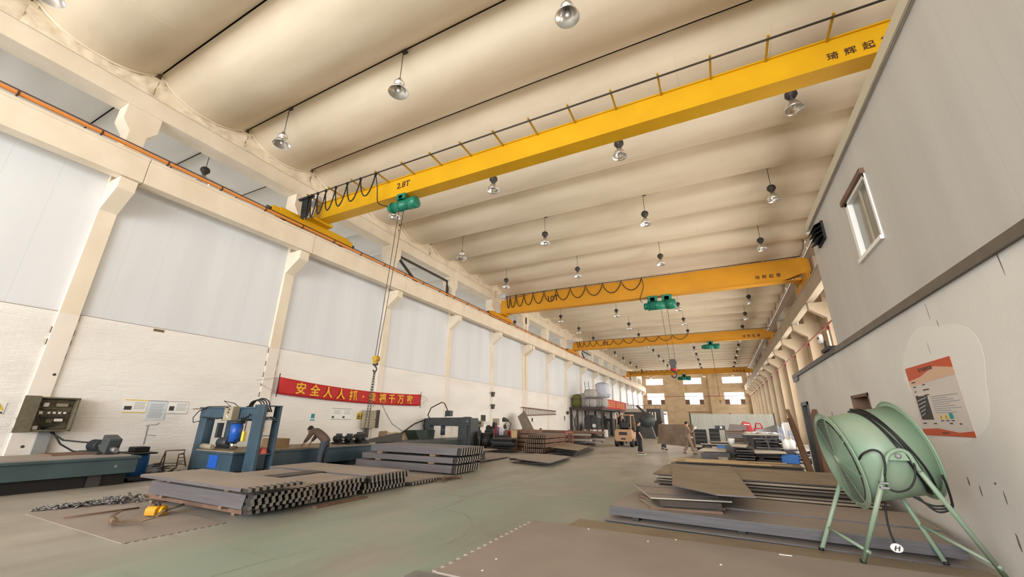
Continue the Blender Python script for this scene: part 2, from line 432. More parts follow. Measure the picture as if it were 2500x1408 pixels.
# left wall: painted brick below, grey cladding above, up to the crane beam
struct(MB().box((-16.3, -22, 0), (-15.925, YE, 4.33)).build('wall_left', 'brick'))
mb = MB()
mb.box((-16.2, -22, 4.33), (-15.99, YE, 8.9))
struct(mb.build('wall_left_cladding', 'cladding'))
mb = MB()
for i, y in enumerate(COLY[:-1]):
    mb.box((-15.995, y+.2, 4.325), (-15.94, y+5.8, 4.345))
struct(mb.build('trim_1', 'rust'))
mb = MB()
for y in COLY[2:6]:
    for e in (-.225, .225):
        z = .4
        while z < 4.25:
            h = random.uniform(.03, .22)
            if random.random() < .55: mb.box((-15.93, y+e-random.uniform(.004, .012), z), (-15.885, y+e+random.uniform(.003, .01), z+h))
            z += h+random.uniform(.02, .25)
mb.box((-15.93, 6.0, 4.22), (-15.915, 6.28, 4.30))
struct(mb.build('wall_left_crack_marking', 'strap'))

def column(y, side):
    """precast crane column: shaft, corbel under the crane beam, slimmer upper shaft with a flared head under the roof girder"""
    mb = MB(); w = .215
    sx = (lambda x: x) if side == 'left' else (lambda x: XL+XR-x)
    prof = [(-16.75, 0), (-15.88, 0), (-15.88, 7.5), (-15.12, 8.08), (-15.12, 8.45), (-16.75, 8.45)]
    pts = [(sx(x), z) for x, z in prof]
    if side == 'right': pts = pts[::-1]
    mb.prism(pts, 'y', y-w, y+w)
    if side == 'left': mb.box((-15.9, y-w-.004, 0), (-15.876, y+w+.004, 4.31), 1)
    head = [(y-.23, 8.45), (y+.23, 8.45), (y+.23, 10.35), (y+.46, 10.68), (y+.46, 11.25), (y-.46, 11.25), (y-.46, 10.68), (y-.23, 10.35)]
    x0, x1 = sorted((sx(-16.45), sx(-15.82)))
    mb.prism(head, 'x', x0, x1)
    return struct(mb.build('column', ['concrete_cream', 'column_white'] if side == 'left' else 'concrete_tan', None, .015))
for y in COLY: column(y, 'left')
column(4.04+36+.62-6, 'left')                     # the movement joint doubles one column
for y in COLY: column(y, 'right')

# crane beams on the corbels, one per bay
def runway(side):
    for i, y in enumerate(COLY[:-1]):
        mb = MB()
        sx = (lambda x: x) if side == 'left' else (lambda x: XL+XR-x)
        prof = [(-15.42, 8.45), (-15.05, 8.47), (-15.05, 9.22), (-15.0, 9.24), (-15.0, 9.32), (-15.62, 9.32), (-15.62, 9.2), (-15.42, 9.1)]
        pts = [(sx(x), z) for x, z in prof]
        if side == 'right': pts = pts[::-1]
        mb.prism(pts, 'y', y+.30, y+6.285)
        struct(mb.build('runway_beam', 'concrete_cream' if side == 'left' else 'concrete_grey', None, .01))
    x = -15.3 if side == 'left' else XL+XR+15.3
    struct(MB().box((x-.035, -21, 9.32), (x+.035, YE-1, 9.44)).box((x-.07, -21, 9.32), (x+.07, YE-1, 9.345)).build('rail_beam', 'dark_steel'))
runway('left'); runway('right')

# roof: hanging curved shells across the hall on girders along both sides
def shell_z(t, u, d=.6): return 12.80 - d*(1-abs(t)**2.5) + .10*(1-u*u)
def roof(name, x0, x1, m, k0=-9, k1=33):
    mb = MB(); NX, NT = 22, 14
    for k in range(k0, k1):
        ya, yb = 4.04+3*k+.022, 4.04+3*(k+1)-.022
        v = []; f = []; d = .6+random.uniform(-.015, .015)
        for i in range(NX+1):
            u = -1+2*i/NX
            for j in range(NT+1):
                t = -math.cos(PI*j/NT)
                v.append((x0+(x1-x0)*i/NX, (ya+yb)/2+(yb-ya)/2*t, shell_z(t, u, d)))
        W = NT+1
        for i in range(NX):
            for j in range(NT): f.append((i*W+j, i*W+j+1, (i+1)*W+j+1, (i+1)*W+j))
        mb.add(v, f, 0, True)
        for j in (0, NT):
            vv = []
            for i in range(NX+1):
                p = v[i*W+j]; vv += [p, (p[0], p[1], 13.02)]
            mb.add(vv, [(2*i, 2*i+1, 2*i+3, 2*i+2) for i in range(NX)], 1)
    for k in range(max(k0, -3), min(k1, 22)):
        for q in range(1, 7):
            x = x0+(x1-x0)*(q+random.uniform(-.12, .12))/7; ya, yb = 4.04+3*k, 4.04+3*(k+1)
            mb.tube([(x, (ya+yb)/2+1.46*t_, shell_z(t_, -1+2*(x-x0)/(x1-x0))+.004) for t_ in [-.94+1.88*j/12 for j in range(13)]], .011, 4)
    mb.box((x0-.3, 4.04+3*k0, 13.0), (x1+.3, 4.04+3*k1, 13.15), 1)
    return struct(mb.build(name, [m, 'dark_gap']))
roof('ceiling', -15.72, 6.02, 'ceiling')
roof('ceiling', -40.5, -16.62, 'ceiling_grey')

def girder(side):
    sx = (lambda x: x) if side == 'left' else (lambda x: XL+XR-x)
    y0, y1 = -22, YE
    x0, x1 = sorted((sx(-16.55), sx(-15.80)))
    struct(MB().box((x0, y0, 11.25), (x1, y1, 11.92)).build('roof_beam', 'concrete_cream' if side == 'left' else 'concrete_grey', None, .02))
    # lumpy mortar fills the scallops between girder and shells
    for xs, into in ((-15.76, 1), (-16.58, -1)):
        mb = MB(); rim = MB()
        for k in range(-8, 32):
            ya = 4.04+3*k
            NJ, NZ = 26, 6
            v = []; f = []; pr = []
            for j in range(NJ+1):
                t = -1+2*j/NJ
                top = shell_z(t, 1)
                yy = ya+1.5+1.5*t
                pr.append((sx(xs+.03*into), yy, top+.005))
                for i in range(NZ+1):
                    q = i/NZ
                    bulge = 0 if i in (0,) else random.uniform(-.03, .045)
                    z = 11.86 + (top+.03-11.86)*q
                    v.append((sx(xs+into*(bulge-.02*q)), yy, z))
            for j in range(NJ):
                for i in range(NZ):
                    a = j*(NZ+1)+i; f.append((a, a+1, a+NZ+2, a+NZ+1))
            mb.add(v, f, 0, True)
            rim.tube(pr[1:-1], .045, 6)
            mb.box((sx(xs-.16*into), ya-.22, 12.5), (sx(xs+.03*into), ya+.16, 13.0))
            mb.box((sx(xs+.02*into), ya-.14, 12.60), (sx(xs+.036*into), ya+.03, 12.80), 1)
        if side == 'left' or into == 1:
            struct(mb.build('trim_2', ['mortar', 'twigs']))
            struct(rim.build('trim_3', 'concrete_cream' if side == 'left' else 'concrete_grey'))
girder('left'); girder('right')

# steel bracing between some upper columns
def brace(y, x):
    mb = MB()
    for s in (0, .0):
        pass
    mb.bar((x, y+.45, 10.95), (x, y+5.6, 10.95), .12)
    mb.bar((x, y+.45, 10.9), (x, y+3.0, 9.45), .12)
    mb.bar((x, y+3.0, 9.45), (x, y+5.6, 9.75), .10)
    mb.bar((x, y+5.6, 9.4), (x, y+5.6, 10.95), .14)
    return struct(mb.build('beam_brace', 'brown_steel'))
brace(16.04, -16.1); brace(52.64, -16.1); brace(82.04, -16.1)

# right wall with tall windows in every bay and a clerestory above the crane beam
mb = MB()
xa, xb = 7.05, 7.35
mb.box((xa, -22, 0), (xb, YE, 1.2)); mb.box((xa, -22, 7.6), (xb, YE, 9.9)); mb.box((xa, -22, 11.0), (xb, YE, 13.1))
for k in range(-4, 17):
    y = 4.04+6*k
    mb.box((xa, y-1.4, 1.2), (xb, y+1.4, 7.6))
    mb.box((xa, y-1.0, 9.9), (xb, y+1.0, 11.0))
    if k % 3: mb.box((xa, y+1.0, 9.9), (xb, y+5.0, 11.0))
struct(mb.build('wall_right', 'brick_tan'))
mullion = MB()
for z in (1.23, 2.8, 4.4, 6.0, 7.55): mullion.bar((7.3, -1.6, z), (7.3, 1.6, z), .05)
for y in (-1.58, -.53, .53, 1.58): mullion.bar((7.3, y, 1.2), (7.3, y, 7.6), .05)
w0 = None
for k in range(0, 16):
    y = 7.04+6*k
    if w0 is None:
        w0 = struct(mullion.build('window_1', 'concrete_cream'))
        w0.location = (0, y, 0)
    else:
        w = w0.copy(); COL.objects.link(w); w.location = (0, y, 0); w.name = 'window_%d' % (k+1)

# end wall with two rows of windows, a door and pilasters
mb = MB()
ya, yb = YE, YE+.35
wx = [(-15.0, -11.1), (-6.8, -2.9), (1.2, 5.15)]
xs = [-16.6]
for a, b in wx: xs += [a, b]
xs.append(7.3)
for i in range(0, 8, 2):
    a, b = xs[i], xs[i+1]
    mb.box((a, ya, 4.0), (b, yb, 13.1))
for a, b in wx:
    mb.box((a, ya, 11.48), (b, yb, 13.1)); mb.box((a, ya, 8.17), (b, yb, 10.0)); mb.box((a, ya, 4.0), (b, yb, 5.55))
mb.box((-16.6, ya, 0), (-12.25, yb, 4.0)); mb.box((-10.9, ya, 0), (7.3, yb, 4.0))
for x in (-22.1, -1.15): mb.box((x-.45, ya-.55, 0), (x+.45, ya, 13))
struct(mb.build('wall_end', 'brick_tan'))
n = 20
for a, b in wx:
    for z0, z1, low in ((10.0, 11.48, 0), (5.55, 8.17, 1)):
        mb = MB()
        for z in (z0+.04, z1-.04): mb.bar((a, ya+.1, z), (b, ya+.1, z), .07)
        for x in (a+.04, b-.04): mb.bar((x, ya+.1, z0), (x, ya+.1, z1), .07)
        o = struct(mb.build('window_%d' % n, 'concrete_cream')); n += 1
        if low:
            mb = MB()
            mb.box((a+.05, ya+.02, z0+.05), (a+.95, ya+.08, z0+1.1)); mb.box((b-.9, ya+.02, z0+.05), (b-.05, ya+.08, z0+1.1))
            mb.build('sash', 'rust_beam', o)
struct(MB().box((-12.3, ya-.06, 0), (-12.2, yb, 4.02)).box((-10.95, ya-.06, 0), (-10.85, yb, 4.02)).box((-12.3, ya-.06, 3.95), (-10.85, yb, 4.05)).build('door_1', 'concrete_cream'))
# the near end behind the camera and the outer shell of the neighbouring bay
mb = MB()
mb.box((-16.3, -22.1, 10), (7.3, -21.8, 13.1)); mb.box((5, -22.1, 0), (7.3, -21.8, 10)); mb.box((-16.9, -22.1, 0), (-15.3, -21.8, 13.1))
mb.box((-41, -22.1, 9.9), (-16.5, -21.8, 13.1))
struct(mb.build('wall_near', 'brick'))
struct(MB().box((-41.2, -22, 0), (-40.8, YE, 13.1)).box((-41, YE, 0), (-16.4, YE+.3, 13.1)).build('wall_far_bay', 'brick'))

# ---- two-storey room on the right: plaster ground floor, clad upper floor
XO = 2.75
struct(MB().box((XO, -8.5, 0), (XO+.2, 10.78, 3.4)).box((XO, 10.78, 0), (XO+.2, 11.95, 1.96)).box((XO, 10.78, 2.26), (XO+.2, 11.95, 3.4)).box((XO, 11.95, 0), (XO+.2, 17.35, 3.4))
       .box((XO, 17.35, 2.36), (XO+.2, 18.5, 3.4)).box((XO, 18.5, 0), (XO+.2, 18.95, 3.4)).box((XO+.2, 18.75, 0), (6.9, 18.95, 3.4)).build('wall_office', 'office_wall'))
mb = MB(); mb.box((XO+.02, -8.5, 3.42), (XO+.12, 8.0, 6.7)); mb.box((XO+.02, 9.16, 3.42), (XO+.12, 12.13, 6.7))
mb.box((XO+.02, 8.0, 3.42), (XO+.12, 9.16, 4.6)); mb.box((XO+.02, 8.0, 5.8), (XO+.12, 9.16, 6.7)); mb.box((XO+.12, 12.03, 3.42), (6.9, 12.13, 6.7))
struct(mb.build('wall_office_cladding', 'office_cladding'))
struct(MB().box((XO-.02, -8.5, 6.68), (6.9, 12.15, 6.78)).box((XO+.2, -8.5, 3.38), (6.9, 18.9, 3.5)).build('ceiling_office_roof_slab', 'trim_pale'))
struct(MB().box((XO-.05, -8.5, 3.34), (XO+.03, 12.2, 3.46)).box((XO-.065, -8.5, 3.33), (XO-.05, 12.2, 3.36)).build('trim_4', 'flashing'))
struct(MB().box((XO-.03, -8.5, 6.62), (XO+.02, 12.16, 6.8)).box((XO-.06, -8.5, 6.55), (XO-.03, 12.16, 6.60)).box((XO-.06, 12.12, 6.5), (XO+.05, 12.18, 6.62)).build('trim_5', 'trim_pale'))
struct(MB().box((XO-.06, 12.2, 3.34), (XO+.25, 19.05, 3.46)).box((XO-.05, 18.0, 3.2), (XO-.02, 19.05, 3.34)).build('trim_6', 'dark_steel'))
# sliding window of the upper room
win = struct(MB().box((XO-.03, 7.98, 4.56), (XO+.08, 9.2, 4.63)).box((XO-.0, 9.06, 4.6), (XO+.1, 9.18, 5.8)).box((XO, 7.98, 5.74), (XO+.1, 9.18, 5.82)).box((XO, 7.97, 4.6), (XO+.1, 8.03, 5.8)).build('window_30', 'white_plastic'))
MB().box((XO+.05, 8.5, 4.62), (XO+.09, 8.56, 5.75)).build('mullion', 'cabinet_khaki', win)
MB().box((XO+.075, 8.03, 4.62), (XO+.085, 8.52, 5.75)).box((XO+.085, 8.52, 4.62), (XO+.095, 9.06, 5.75)).build('pane', 'glass', win)
MB().box((XO-.05, 7.95, 5.80), (XO+.05, 9.25, 5.90)).build('lintel', 'rust', win)
# timber-lined wall niche and door opening
struct(MB().box((XO-.01, 10.74, 1.93), (XO+.6, 11.99, 1.99)).box((XO-.01, 10.74, 2.23), (XO+.6, 11.99, 2.29)).box((XO-.01, 10.74, 1.93), (XO+.6, 10.80, 2.29)).box((XO-.01, 11.93, 1.93), (XO+.6, 11.99, 2.29)).box((XO+.55, 10.74, 1.93), (XO+.6, 11.99, 2.29)).build('window_31', 'rust'))
d = struct(MB().box((XO-.03, 17.3, 0), (XO+.15, 17.42, 2.4)).box((XO-.03, 18.43, 0), (XO+.15, 18.55, 2.4)).box((XO-.03, 17.3, 2.3), (XO+.15, 18.55, 2.42)).build('door_2', 'dark_steel'))
MB().box((XO+.12, 17.4, 0), (XO+.16, 18.45, 2.32)).build('door_leaf', 'duct_grey', d)
# pale repainted patch round the poster, dents and scuffs in the plaster
pp = []
c = PX(2300, 960, XO)
for i in range(40):
    a = 2*PI*i/40; r = 1+.08*math.sin(3*a)+.05*math.sin(5*a+1)
    pp.append((c.y-.1+1.12*r*math.cos(a), c.z+.18+.78*r*math.sin(a)))
mb = MB(); mb.prism(pp, 'x', XO-.0012, XO+.01)
struct(mb.build('wall_office_paint_panel', 'patch'))
mb = MB()
for px, py, w, h in ((2430, 1180, .025, .012), (2365, 1175, .02, .05), (2395, 1198, .015, .06), (2455, 1215, .015, .07), (2488, 1325, .02, .09), (2440, 635, .01, .16), (2265, 760, .008, .12), (2290, 790, .008, .05), (2268, 850, .006, .1)):
    q = PX(px, py, XO)
    mb.ball((XO, q.y, q.z), 1, 5, 0, (.004, w, h), .2)
struct(mb.build('wall_office_scuff_marking', 'flashing'))

# thin pipe along the end wall and right-hand columns
t = thing('sprinkler_pipe', 'thin red-brown pipe running across the end wall and the tall columns', 'pipe', (6.0, 50, 5))
MB().tube([(-15.8, YE-.62, 7.35), (5.9, YE-.62, 7.3)], .05, 6).build('cross_pipe', 'pipe_red', t)
MB().tube([(5.95, YE-.6, 7.3), (5.95, 20, 6.9), (5.95, 12.3, 6.85)], .05, 6).build('pipe', 'pipe_red', t)
for y in COLY[5:]:
    MB().box((5.9, y-.06, 6.78+(.4*(y-12)/90)), (6.18, y+.06, 6.98+(.4*(y-12)/90))).build('pipe_clamp', 'pipe_red', t)

# ================================================================== CRANES
def lofted_cable(pts, sag):
    """festoon: hangs in a loop between successive points"""
    out = []
    for i in range(len(pts)-1):
        a, b = Vector(pts[i]), Vector(pts[i+1]); s = sag[i] if isinstance(sag, list) else sag
        for k in range(12):
            q = k/12; p = a.lerp(b, q); p.z -= s*(1-(2*q-1)**2)**.8; out.append(p)
    out.append(Vector(pts[-1])); return out

def crane(label, y, zb, depth, w, m, tonnage, tonx, tsize, nbr, arm, loops, fx, reach, sag, box_at, brand_x, bsize, xr, drop=0):
    t = thing('overhead_crane', label, 'crane', (-4.85, y, zb), 0, 'overhead travelling cranes')
    yf, yr = y-w/2, y+w/2
    xl = -15.25
    mb = MB()
    top = zb+depth
    prof = [(xl, zb+.02), (xl, zb+depth*.55), (xl+.12, top-.03), (xr-1.1, top), (xr, zb+depth*.45), (xr, zb+.12), (xr-.7, zb+.02)]
    if depth > 1.2: prof = [(xl, zb+.02), (xl, zb+depth*.5), (xl+.1, top-.25), (xl+3, top), (xr-.25, top), (xr, top-.2), (xr, zb+.5), (xr-1.6, zb)]
    mb.prism(prof, 'y', yf, yr)
    mb.box((xl+.2, yf-.05, top-.02), (xr-1.0, yr+.05, top+.02))
    mb.box((xl, yf-.06, zb-.03), (xr-.5, yr+.06, zb+.0))
    mb.build('girder', m, t)
    for x in (-15.3, XL+XR+15.3):
        ca = MB(); z0 = 9.52
        s = 1 if x < -5 else -1
        ca.box((x-.17, y-1.75, z0), (x+.17, y+1.75, z0+.40))
        ca.box((x-.13, y-2.05, z0+.05), (x+.13, y-1.75, z0+.34)); ca.box((x-.13, y+1.75, z0+.05), (x+.13, y+2.05, z0+.34))
        ca.box((x-.2, y-.5, z0+.36), (x+.55*s, y+.5, z0+.5))
        c = ca.build('end_carriage', m, t, .015)
        for yy in (y-1.45, y+1.45):
            MB().cyl((x-.06, yy, 9.595), (x+.06, yy, 9.595), .15, 16).build('wheel', 'dark_steel', c)
        b = MB().cyl((x, y-2.05, z0+.2), (x, y-2.22, z0+.2), .08, 12).cyl((x, y+2.05, z0+.2), (x, y+2.22, z0+.2), .08, 12)
        b.build('buffer', 'dark_steel', c)
    zt = top-.02 if arm > .5 else top+.06
    yt = yf-arm
    MB().tube([(xl-.1, yt, zt), (xr-.4, yt, zt)], .028, 6).build('festoon_track', 'brown_steel' if arm > .5 else 'copper_dark', t)
    for i in range(nbr):
        x = xl+.5+(xr-xl-1.6)*i/(nbr-1)
        MB().bar((x, yf+.05, top-.03), (x, yt-.1, zt+.03), .05, .05).build('track_bracket', 'yellow_dark', t)
    # cable loops parked along the track
    pts = [(fx+reach*(i/loops)**1.5, yt, zt-.03) for i in range(loops+1)]
    sg = [sag*(1-.25*i/loops) for i in range(loops)]
    ca = MB().tube(lofted_cable(pts, sg), .026 if depth < .8 else .03, 6)
    if drop:
        e = Vector(pts[-1]); h = Vector((drop, yf-.1, zb-.42)); ca.tube(soft([e, e+Vector((.08, .1, -.6)), e.lerp(h, .55)+Vector((-.15, 0, -.45)), h], 5), .02, 6)
    for p in pts: ca.box((p[0]-.03, yt-.04, zt-.09), (p[0]+.03, yt+.04, zt+.02))
    ca.build('festoon_cable', 'black', t)
    if arm > .5:
        pk = MB()
        for i in range(7):
            xa = xl+.10+.07*i
            pk.tube(soft([(xa, yt+.05, zt-.02), (xa+.02, yt+.05, zt-.5), (xa+.06, yt+.07, zt-.95-.05*(i % 3)), (xa+.10, yt+.05, zt-.5), (xa+.12, yt+.05, zt-.02)], 4), .026, 6)
        pk.box((xl-.15, yt-.02, zt-.06), (xl+.75, yt+.12, zt+.02))
        pk.build('parked_cable', 'black', t)
    bx = box_at
    MB().box((bx, yf-.30, top-.10), (bx+.55, yf-.02, top+.30)).build('control_box', 'grey_box', t, .02)
    lettering(tonnage, tsize, on_front(tonx, yf-.004, zb+depth*.56), 'letter_dark', t, tsize*.02)
    for i, ch in enumerate('琦辉起重'):
        lettering(ch, bsize, on_front(brand_x+i*bsize*1.45, yf-.004, zb+.30*max(depth, .9)), 'letter_dark', t, bsize*.015)
    return t
Y1, Y2, Y3, Y4 = 10.38, 28.2, 47.0, 79.2
crane('deep yellow girder of the overhead crane lettered 2.8T, above the sheet stacks', Y1, 10.0, .79, .40, 'crane_yellow', '2.8T', -10.05, .36, 16, .72, 7, -14.75, 3.9, 1.12, -15.35, 3.62, .24, 6.0, -10.65)
crane('orange overhead crane girder lettered 10T, second from the fan', Y2, 10.0, 1.36, .44, 'crane_orange', '10T', -10.6, .62, 16, .10, 11, -14.6, 10.8, 1.0, -15.2, 3.2, .26, 6.0, -3.9)
crane('orange overhead crane girder lettered 5T, third from the fan', Y3, 9.93, .92, .4, 'crane_orange', '5T', -11.1, .62, 14, .10, 12, -14.6, 12.5, .7, -15.6, 3.2, .3, 6.0)
crane('plain distant overhead crane girder close to the end wall windows', Y4, 9.95, .86, .4, 'crane_orange', '5T', -12.2, .6, 10, .10, 12, -14.6, 9, .6, -15.7, 3.0, .35, 6.0)
# extra bundle of cables parked beside the girder end of the 2.8T crane
# ------------------------------------------------------------------ hoists (they run along the girders)
def rope(mb, a, b, r=.012): mb.tube([a, b], r, 5)
def hook_block(t, x, y, z, s=1.0, m='yellow_dark'):
    mb = MB()
    mb.box((x-.09*s, y-.07*s, z), (x+.09*s, y+.07*s, z+.32*s)); mb.cyl((x, y-.1*s, z+.2*s), (x, y+.1*s, z+.2*s), .13*s, 14)
    b = mb.build('hook_block', m, t, .01)
    MB().cyl((x-.10*s, y, z-.02*s), (x+.10*s, y, z-.02*s), .06*s, 12).build('swivel', 'red' if m != 'yellow_dark' else 'dark_steel', b)
    hk = [(x, y, z), (x, y, z-.12*s)]+[(x+.09*s*math.sin(a), y, z-.22*s+.1*s*math.cos(a)) for a in [k*.45 for k in range(0, 11)]]
    MB().tube(hk, .03*s, 8).build('hook', 'dark_steel', b)

def hoist(label, x, y, zb, size, ends, hook, two=False, name_side=1):
    t = thing('electric_hoist', label, 'hoist', (x, y, zb), 0, 'electric rope hoists')
    s = size; zc = zb-.42*s; yc = y-.12
    mb = MB()
    L = .52*s
    mb.cyl((x-L, yc, zc), (x+L*.55, yc, zc), .20*s, 22)
    for q in (-L, -.15*s, L*.55): mb.cyl((x+q-.02, yc, zc), (x+q+.02, yc, zc), .225*s, 22)
    mb.build('drum_housing', 'hoist_green', t)
    MB().tube([(x+L*.55, yc, zc), (x+L*.62, yc, zc), (x+L*1.25, yc, zc), (x+L*1.32, yc, zc)], [.14*s, .23*s, .23*s, .15*s], 20).build('motor', 'hoist_green', t)
    MB().tube([(x-L, yc, zc), (x-L*1.35, yc, zc), (x-L*1.38, yc, zc)], [.16*s, .15*s, .1*s], 18).build('gearbox', 'hoist_green', t)
    for dx in ((-.30*s, .32*s) if two else (0,)):
        tr = MB(); tr.box((x+dx-.22*s, y-.34, zb-.24*s), (x+dx+.22*s, y-.23, zb+.0+.08*(s-1))); tr.box((x+dx-.18*s, y+.23, zb-.24*s), (x+dx+.18*s, y+.34, zb))
        tr.box((x+dx-.12*s, y-.34, zb-.24*s), (x+dx+.12*s, y+.34, zb-.06))
        tr.build('trolley', 'hoist_green', t, .03)
    r = MB()
    for a, b in ends: rope(r, (a, yc, zc-.15*s), (b, yc, hook+.25))
    r.build('wire_rope', 'brown_steel', t)
    hook_block(t, ends[0][1]*.5+ends[-1][1]*.5, yc, hook, 1.8 if two else .85, 'dark_steel' if two else 'yellow_dark')
    return t
h1 = hoist('single green electric hoist under the girder lettered 2.8T', -10.0, Y1, 9.97, 1.0, [(-10.2, -10.52), (-9.95, -10.40)], 3.45)
hoist('green electric hoist with two trolleys under the girder lettered 10T', -2.75, Y2, 9.97, 1.5, [(-2.72, -2.5), (-2.32, -2.2)], 5.0, True)
hoist('small dark green hoist under the girder lettered 5T', .0, Y3, 9.9, 1.25, [(.02, .12), (.06, .16)], 3.9)
hoist('dark hoist hanging under the last crane before the end wall', -5.0, Y4, 9.95, 1.6, [(-5.0, -5.0), (-4.9, -4.9)], 7.4)
# festoon drop to the first hoist
t = thing('chain_sling', 'two-leg chain sling hanging from the yellow hook in front of the banner', 'chain', (-10.46, Y1-.12, 1.1))
def chain_geo(mb, a, b, step=.055, r=.011):
    a, b = Vector(a), Vector(b); n = max(2, int((b-a).length/step)); d = (b-a).normalized()
    u = d.cross(Vector((0, 1, 0))).normalized(); w = d.cross(u)
    for i in range(n):
        c = a.lerp(b, (i+.5)/n); s = u if i % 2 else w
        pts = [c+d*(step*.68*math.cos(k*PI/4))+s*(step*.34*math.sin(k*PI/4)) for k in range(8)]
        mb.tube(pts, r, 4, 0, True)
mb = MB()
chain_geo(mb, (-10.47, Y1-.12, 3.2), (-10.60, Y1-.14, 1.25), .085, .010); chain_geo(mb, (-10.45, Y1-.12, 3.2), (-10.47, Y1-.1, 1.25), .085, .010)
mb.build('chain_links', 'dark_steel', t)

# conductor rails along the left crane beam
t = thing('conductor_rail', 'orange enclosed conductor rail running along the edge of the long crane beam', 'conductor rail', (-14.95, 40, 9.3))
MB().box((-15.0, -7, 9.36), (-14.9, YE-3, 9.44)).build('bar', 'orange_rail', t, .015)
MB().tube([(-14.96, -7, 9.50), (-14.96, YE-3, 9.50)], .02, 6).build('feed_cable', 'copper_dark', t)
cl = None
for i in range(62):
    y = -5+1.62*i
    if cl is None: cl = MB().box((-15.0, -5.02, 9.325), (-14.89, -4.98, 9.455)).build('bracket', 'copper_dark', t)
    else:
        c2 = cl.copy(); COL.objects.link(c2); c2.parent = t; c2.matrix_parent_inverse = cl.matrix_parent_inverse; c2.location = (0, 1.62*i, 0)

# ================================================================== PENDANT LAMPS
def lamp_proto(dark):
    t = thing('pendant_lamp', 'x', 'lamp', (0, 0, 0), 0, 'high-bay pendant lamps under the roof shells')
    MB().tube([(0, 0, -.85), (0, 0, .38)], .012, 6).box((-.02, -.06, .36), (.14, .06, .42)).build('rod', 'lamp_dark', t)
    if dark:
        MB().lathe([(.01, -.55), (.10, -.56), (.17, -.63), (.18, -.74), (.12, -.83), (.07, -.88), (.08, -.93)], 18).build('gear_housing', 'lamp_dark', t)
        b = -.95
        pr = [(.07, b+.04), (.10, b), (.19, b-.12), (.25, b-.24), (.275, b-.34), (.265, b-.34), (.24, b-.25), (.17, b-.13), (.05, b-.04)]
    else:
        MB().lathe([(.01, -.70), (.07, -.70), (.09, -.78), (.16, -.84), (.16, -.90), (.10, -.95)], 18).build('gear_housing', 'reflector', t)
        b = -.95
        pr = [(.09, b+.02), (.12, b-.02), (.20, b-.11), (.30, b-.24), (.31, b-.27), (.30, b-.27), (.19, b-.12), (.10, b-.05), (.01, b-.04)]
    MB().lathe(pr, 24).build('reflector', 'reflector', t)
    MB().lathe([(.001, b-.25), (.05, b-.22), (.06, b-.12), (.04, b-.03)], 12).build('bulb', 'lamp_glass', t)
    return t
LX = [-13.2, -7.6, -2.13, 3.36]
pd, ps = lamp_proto(True), lamp_proto(False)
used = {True: False, False: False}
colname = ['beside the cladding', 'second from the cladding', 'third from the cladding', 'beside the tall columns']
for r in range(17):
    for c in range(4):
        y = 1.04+6*r if r else 1.04
        dark = r >= 2 and not (c == 0 and r == 3)
        src = pd if dark else ps
        lab = '%s pendant lamp, %s row from the gate, %s' % ('dark-topped' if dark else 'silver bell', ordinal(r), colname[c])
        if not used[dark]:
            used[dark] = True; src.matrix_basis = Matrix.Translation((LX[c], y, 12.42)); src['label'] = lab
        else: dup(src, (LX[c], y, 12.42), 0, lab)
for i, (px, py) in enumerate([(470, 424), (1078, 708), (1241, 787), (1298, 815)]):
    q = PX(px, py, -18.4)
    dup(pd, (-18.4, 4.04+3*round((q.y-4.04)/3), q.z+1.1), 0, 'dark pendant lamp seen over the crane beam, %s from the gate' % ordinal(i))

# ================================================================== LEFT WALL FITTINGS
def wall_sheet(name, label, cat, y0, y1, z0, z1, back, marks, x=-15.92):
    t = thing(name, label, cat, (x, (y0+y1)/2, z0))
    MB().box((x, y0, z0), (x+.006, y1, z1)).build('paper', back, t)
    for nm, m, u0, v0, u1, v1 in marks:
        MB().box((x+.006, y0+(y1-y0)*u0, z0+(z1-z0)*v0), (x+.009, y0+(y1-y0)*u1, z0+(z1-z0)*v1)).build(nm, m, t)
    return t
def lines(n, u0, u1, v0, v1, m='print_grey'):
    out = []
    for i in range(n):
        v = v1-(v1-v0)*(i+.5)/n
        out.append(('text_line', m, u0, v-.35*(v1-v0)/n*.5, u1-.12*((i*7) % 3)*(u1-u0)/2, v+.35*(v1-v0)/n*.5))
    return out
wall_sheet('notice', 'white notice with yellow bands and a small photo, beside the open control cabinet', 'notice', 5.83, 6.40, 1.72, 2.10, 'white_paper',
           [('band', 'print_yellow', 0, .93, 1, 1), ('band', 'print_yellow', 0, 0, 1, .06), ('photo', 'print_dark', .05, .22, .36, .5)]+lines(5, .45, .95, .3, .85))
wall_sheet('notice', 'tall pale rules sheet hung lower between two wide notices', 'notice', 6.43, 6.92, 1.51, 2.10, 'paper_blue', [('band', 'print_grey', 0, .95, 1, 1)]+lines(9, .12, .9, .12, .85))
wall_sheet('notice', 'white notice with dark edges and a small photo, beside the rules sheet', 'notice', 6.95, 7.52, 1.71, 2.10, 'white_paper',
           [('band', 'print_grey', 0, .95, 1, 1), ('band', 'print_grey', 0, 0, 1, .04), ('photo', 'print_dark', .08, .25, .32, .6)]+lines(5, .42, .95, .25, .85))
wall_sheet('notice', 'small teal mandatory sign under the red banner', 'sign', 12.2, 12.5, 1.5, 1.85, 'white_paper', [('symbol', 'print_teal', .2, .35, .8, .9), ('text_line', 'print_teal', .1, .08, .9, .22)])
for a, lab in ((13.3, 'white two-line notice nearer the blue press, of the pair under the banner'), (13.9, 'white two-line notice nearer the wall cabinet, of the pair under the banner')):
    wall_sheet('notice', lab, 'notice', a, a+.56, 1.59, 2.08, 'white_paper', [('band', 'print_grey', 0, .94, 1, 1), ('band', 'print_grey', 0, 0, 1, .05), ('photo', 'print_dark', .08, .12, .3, .3)]+lines(4, .2, .9, .45, .85))
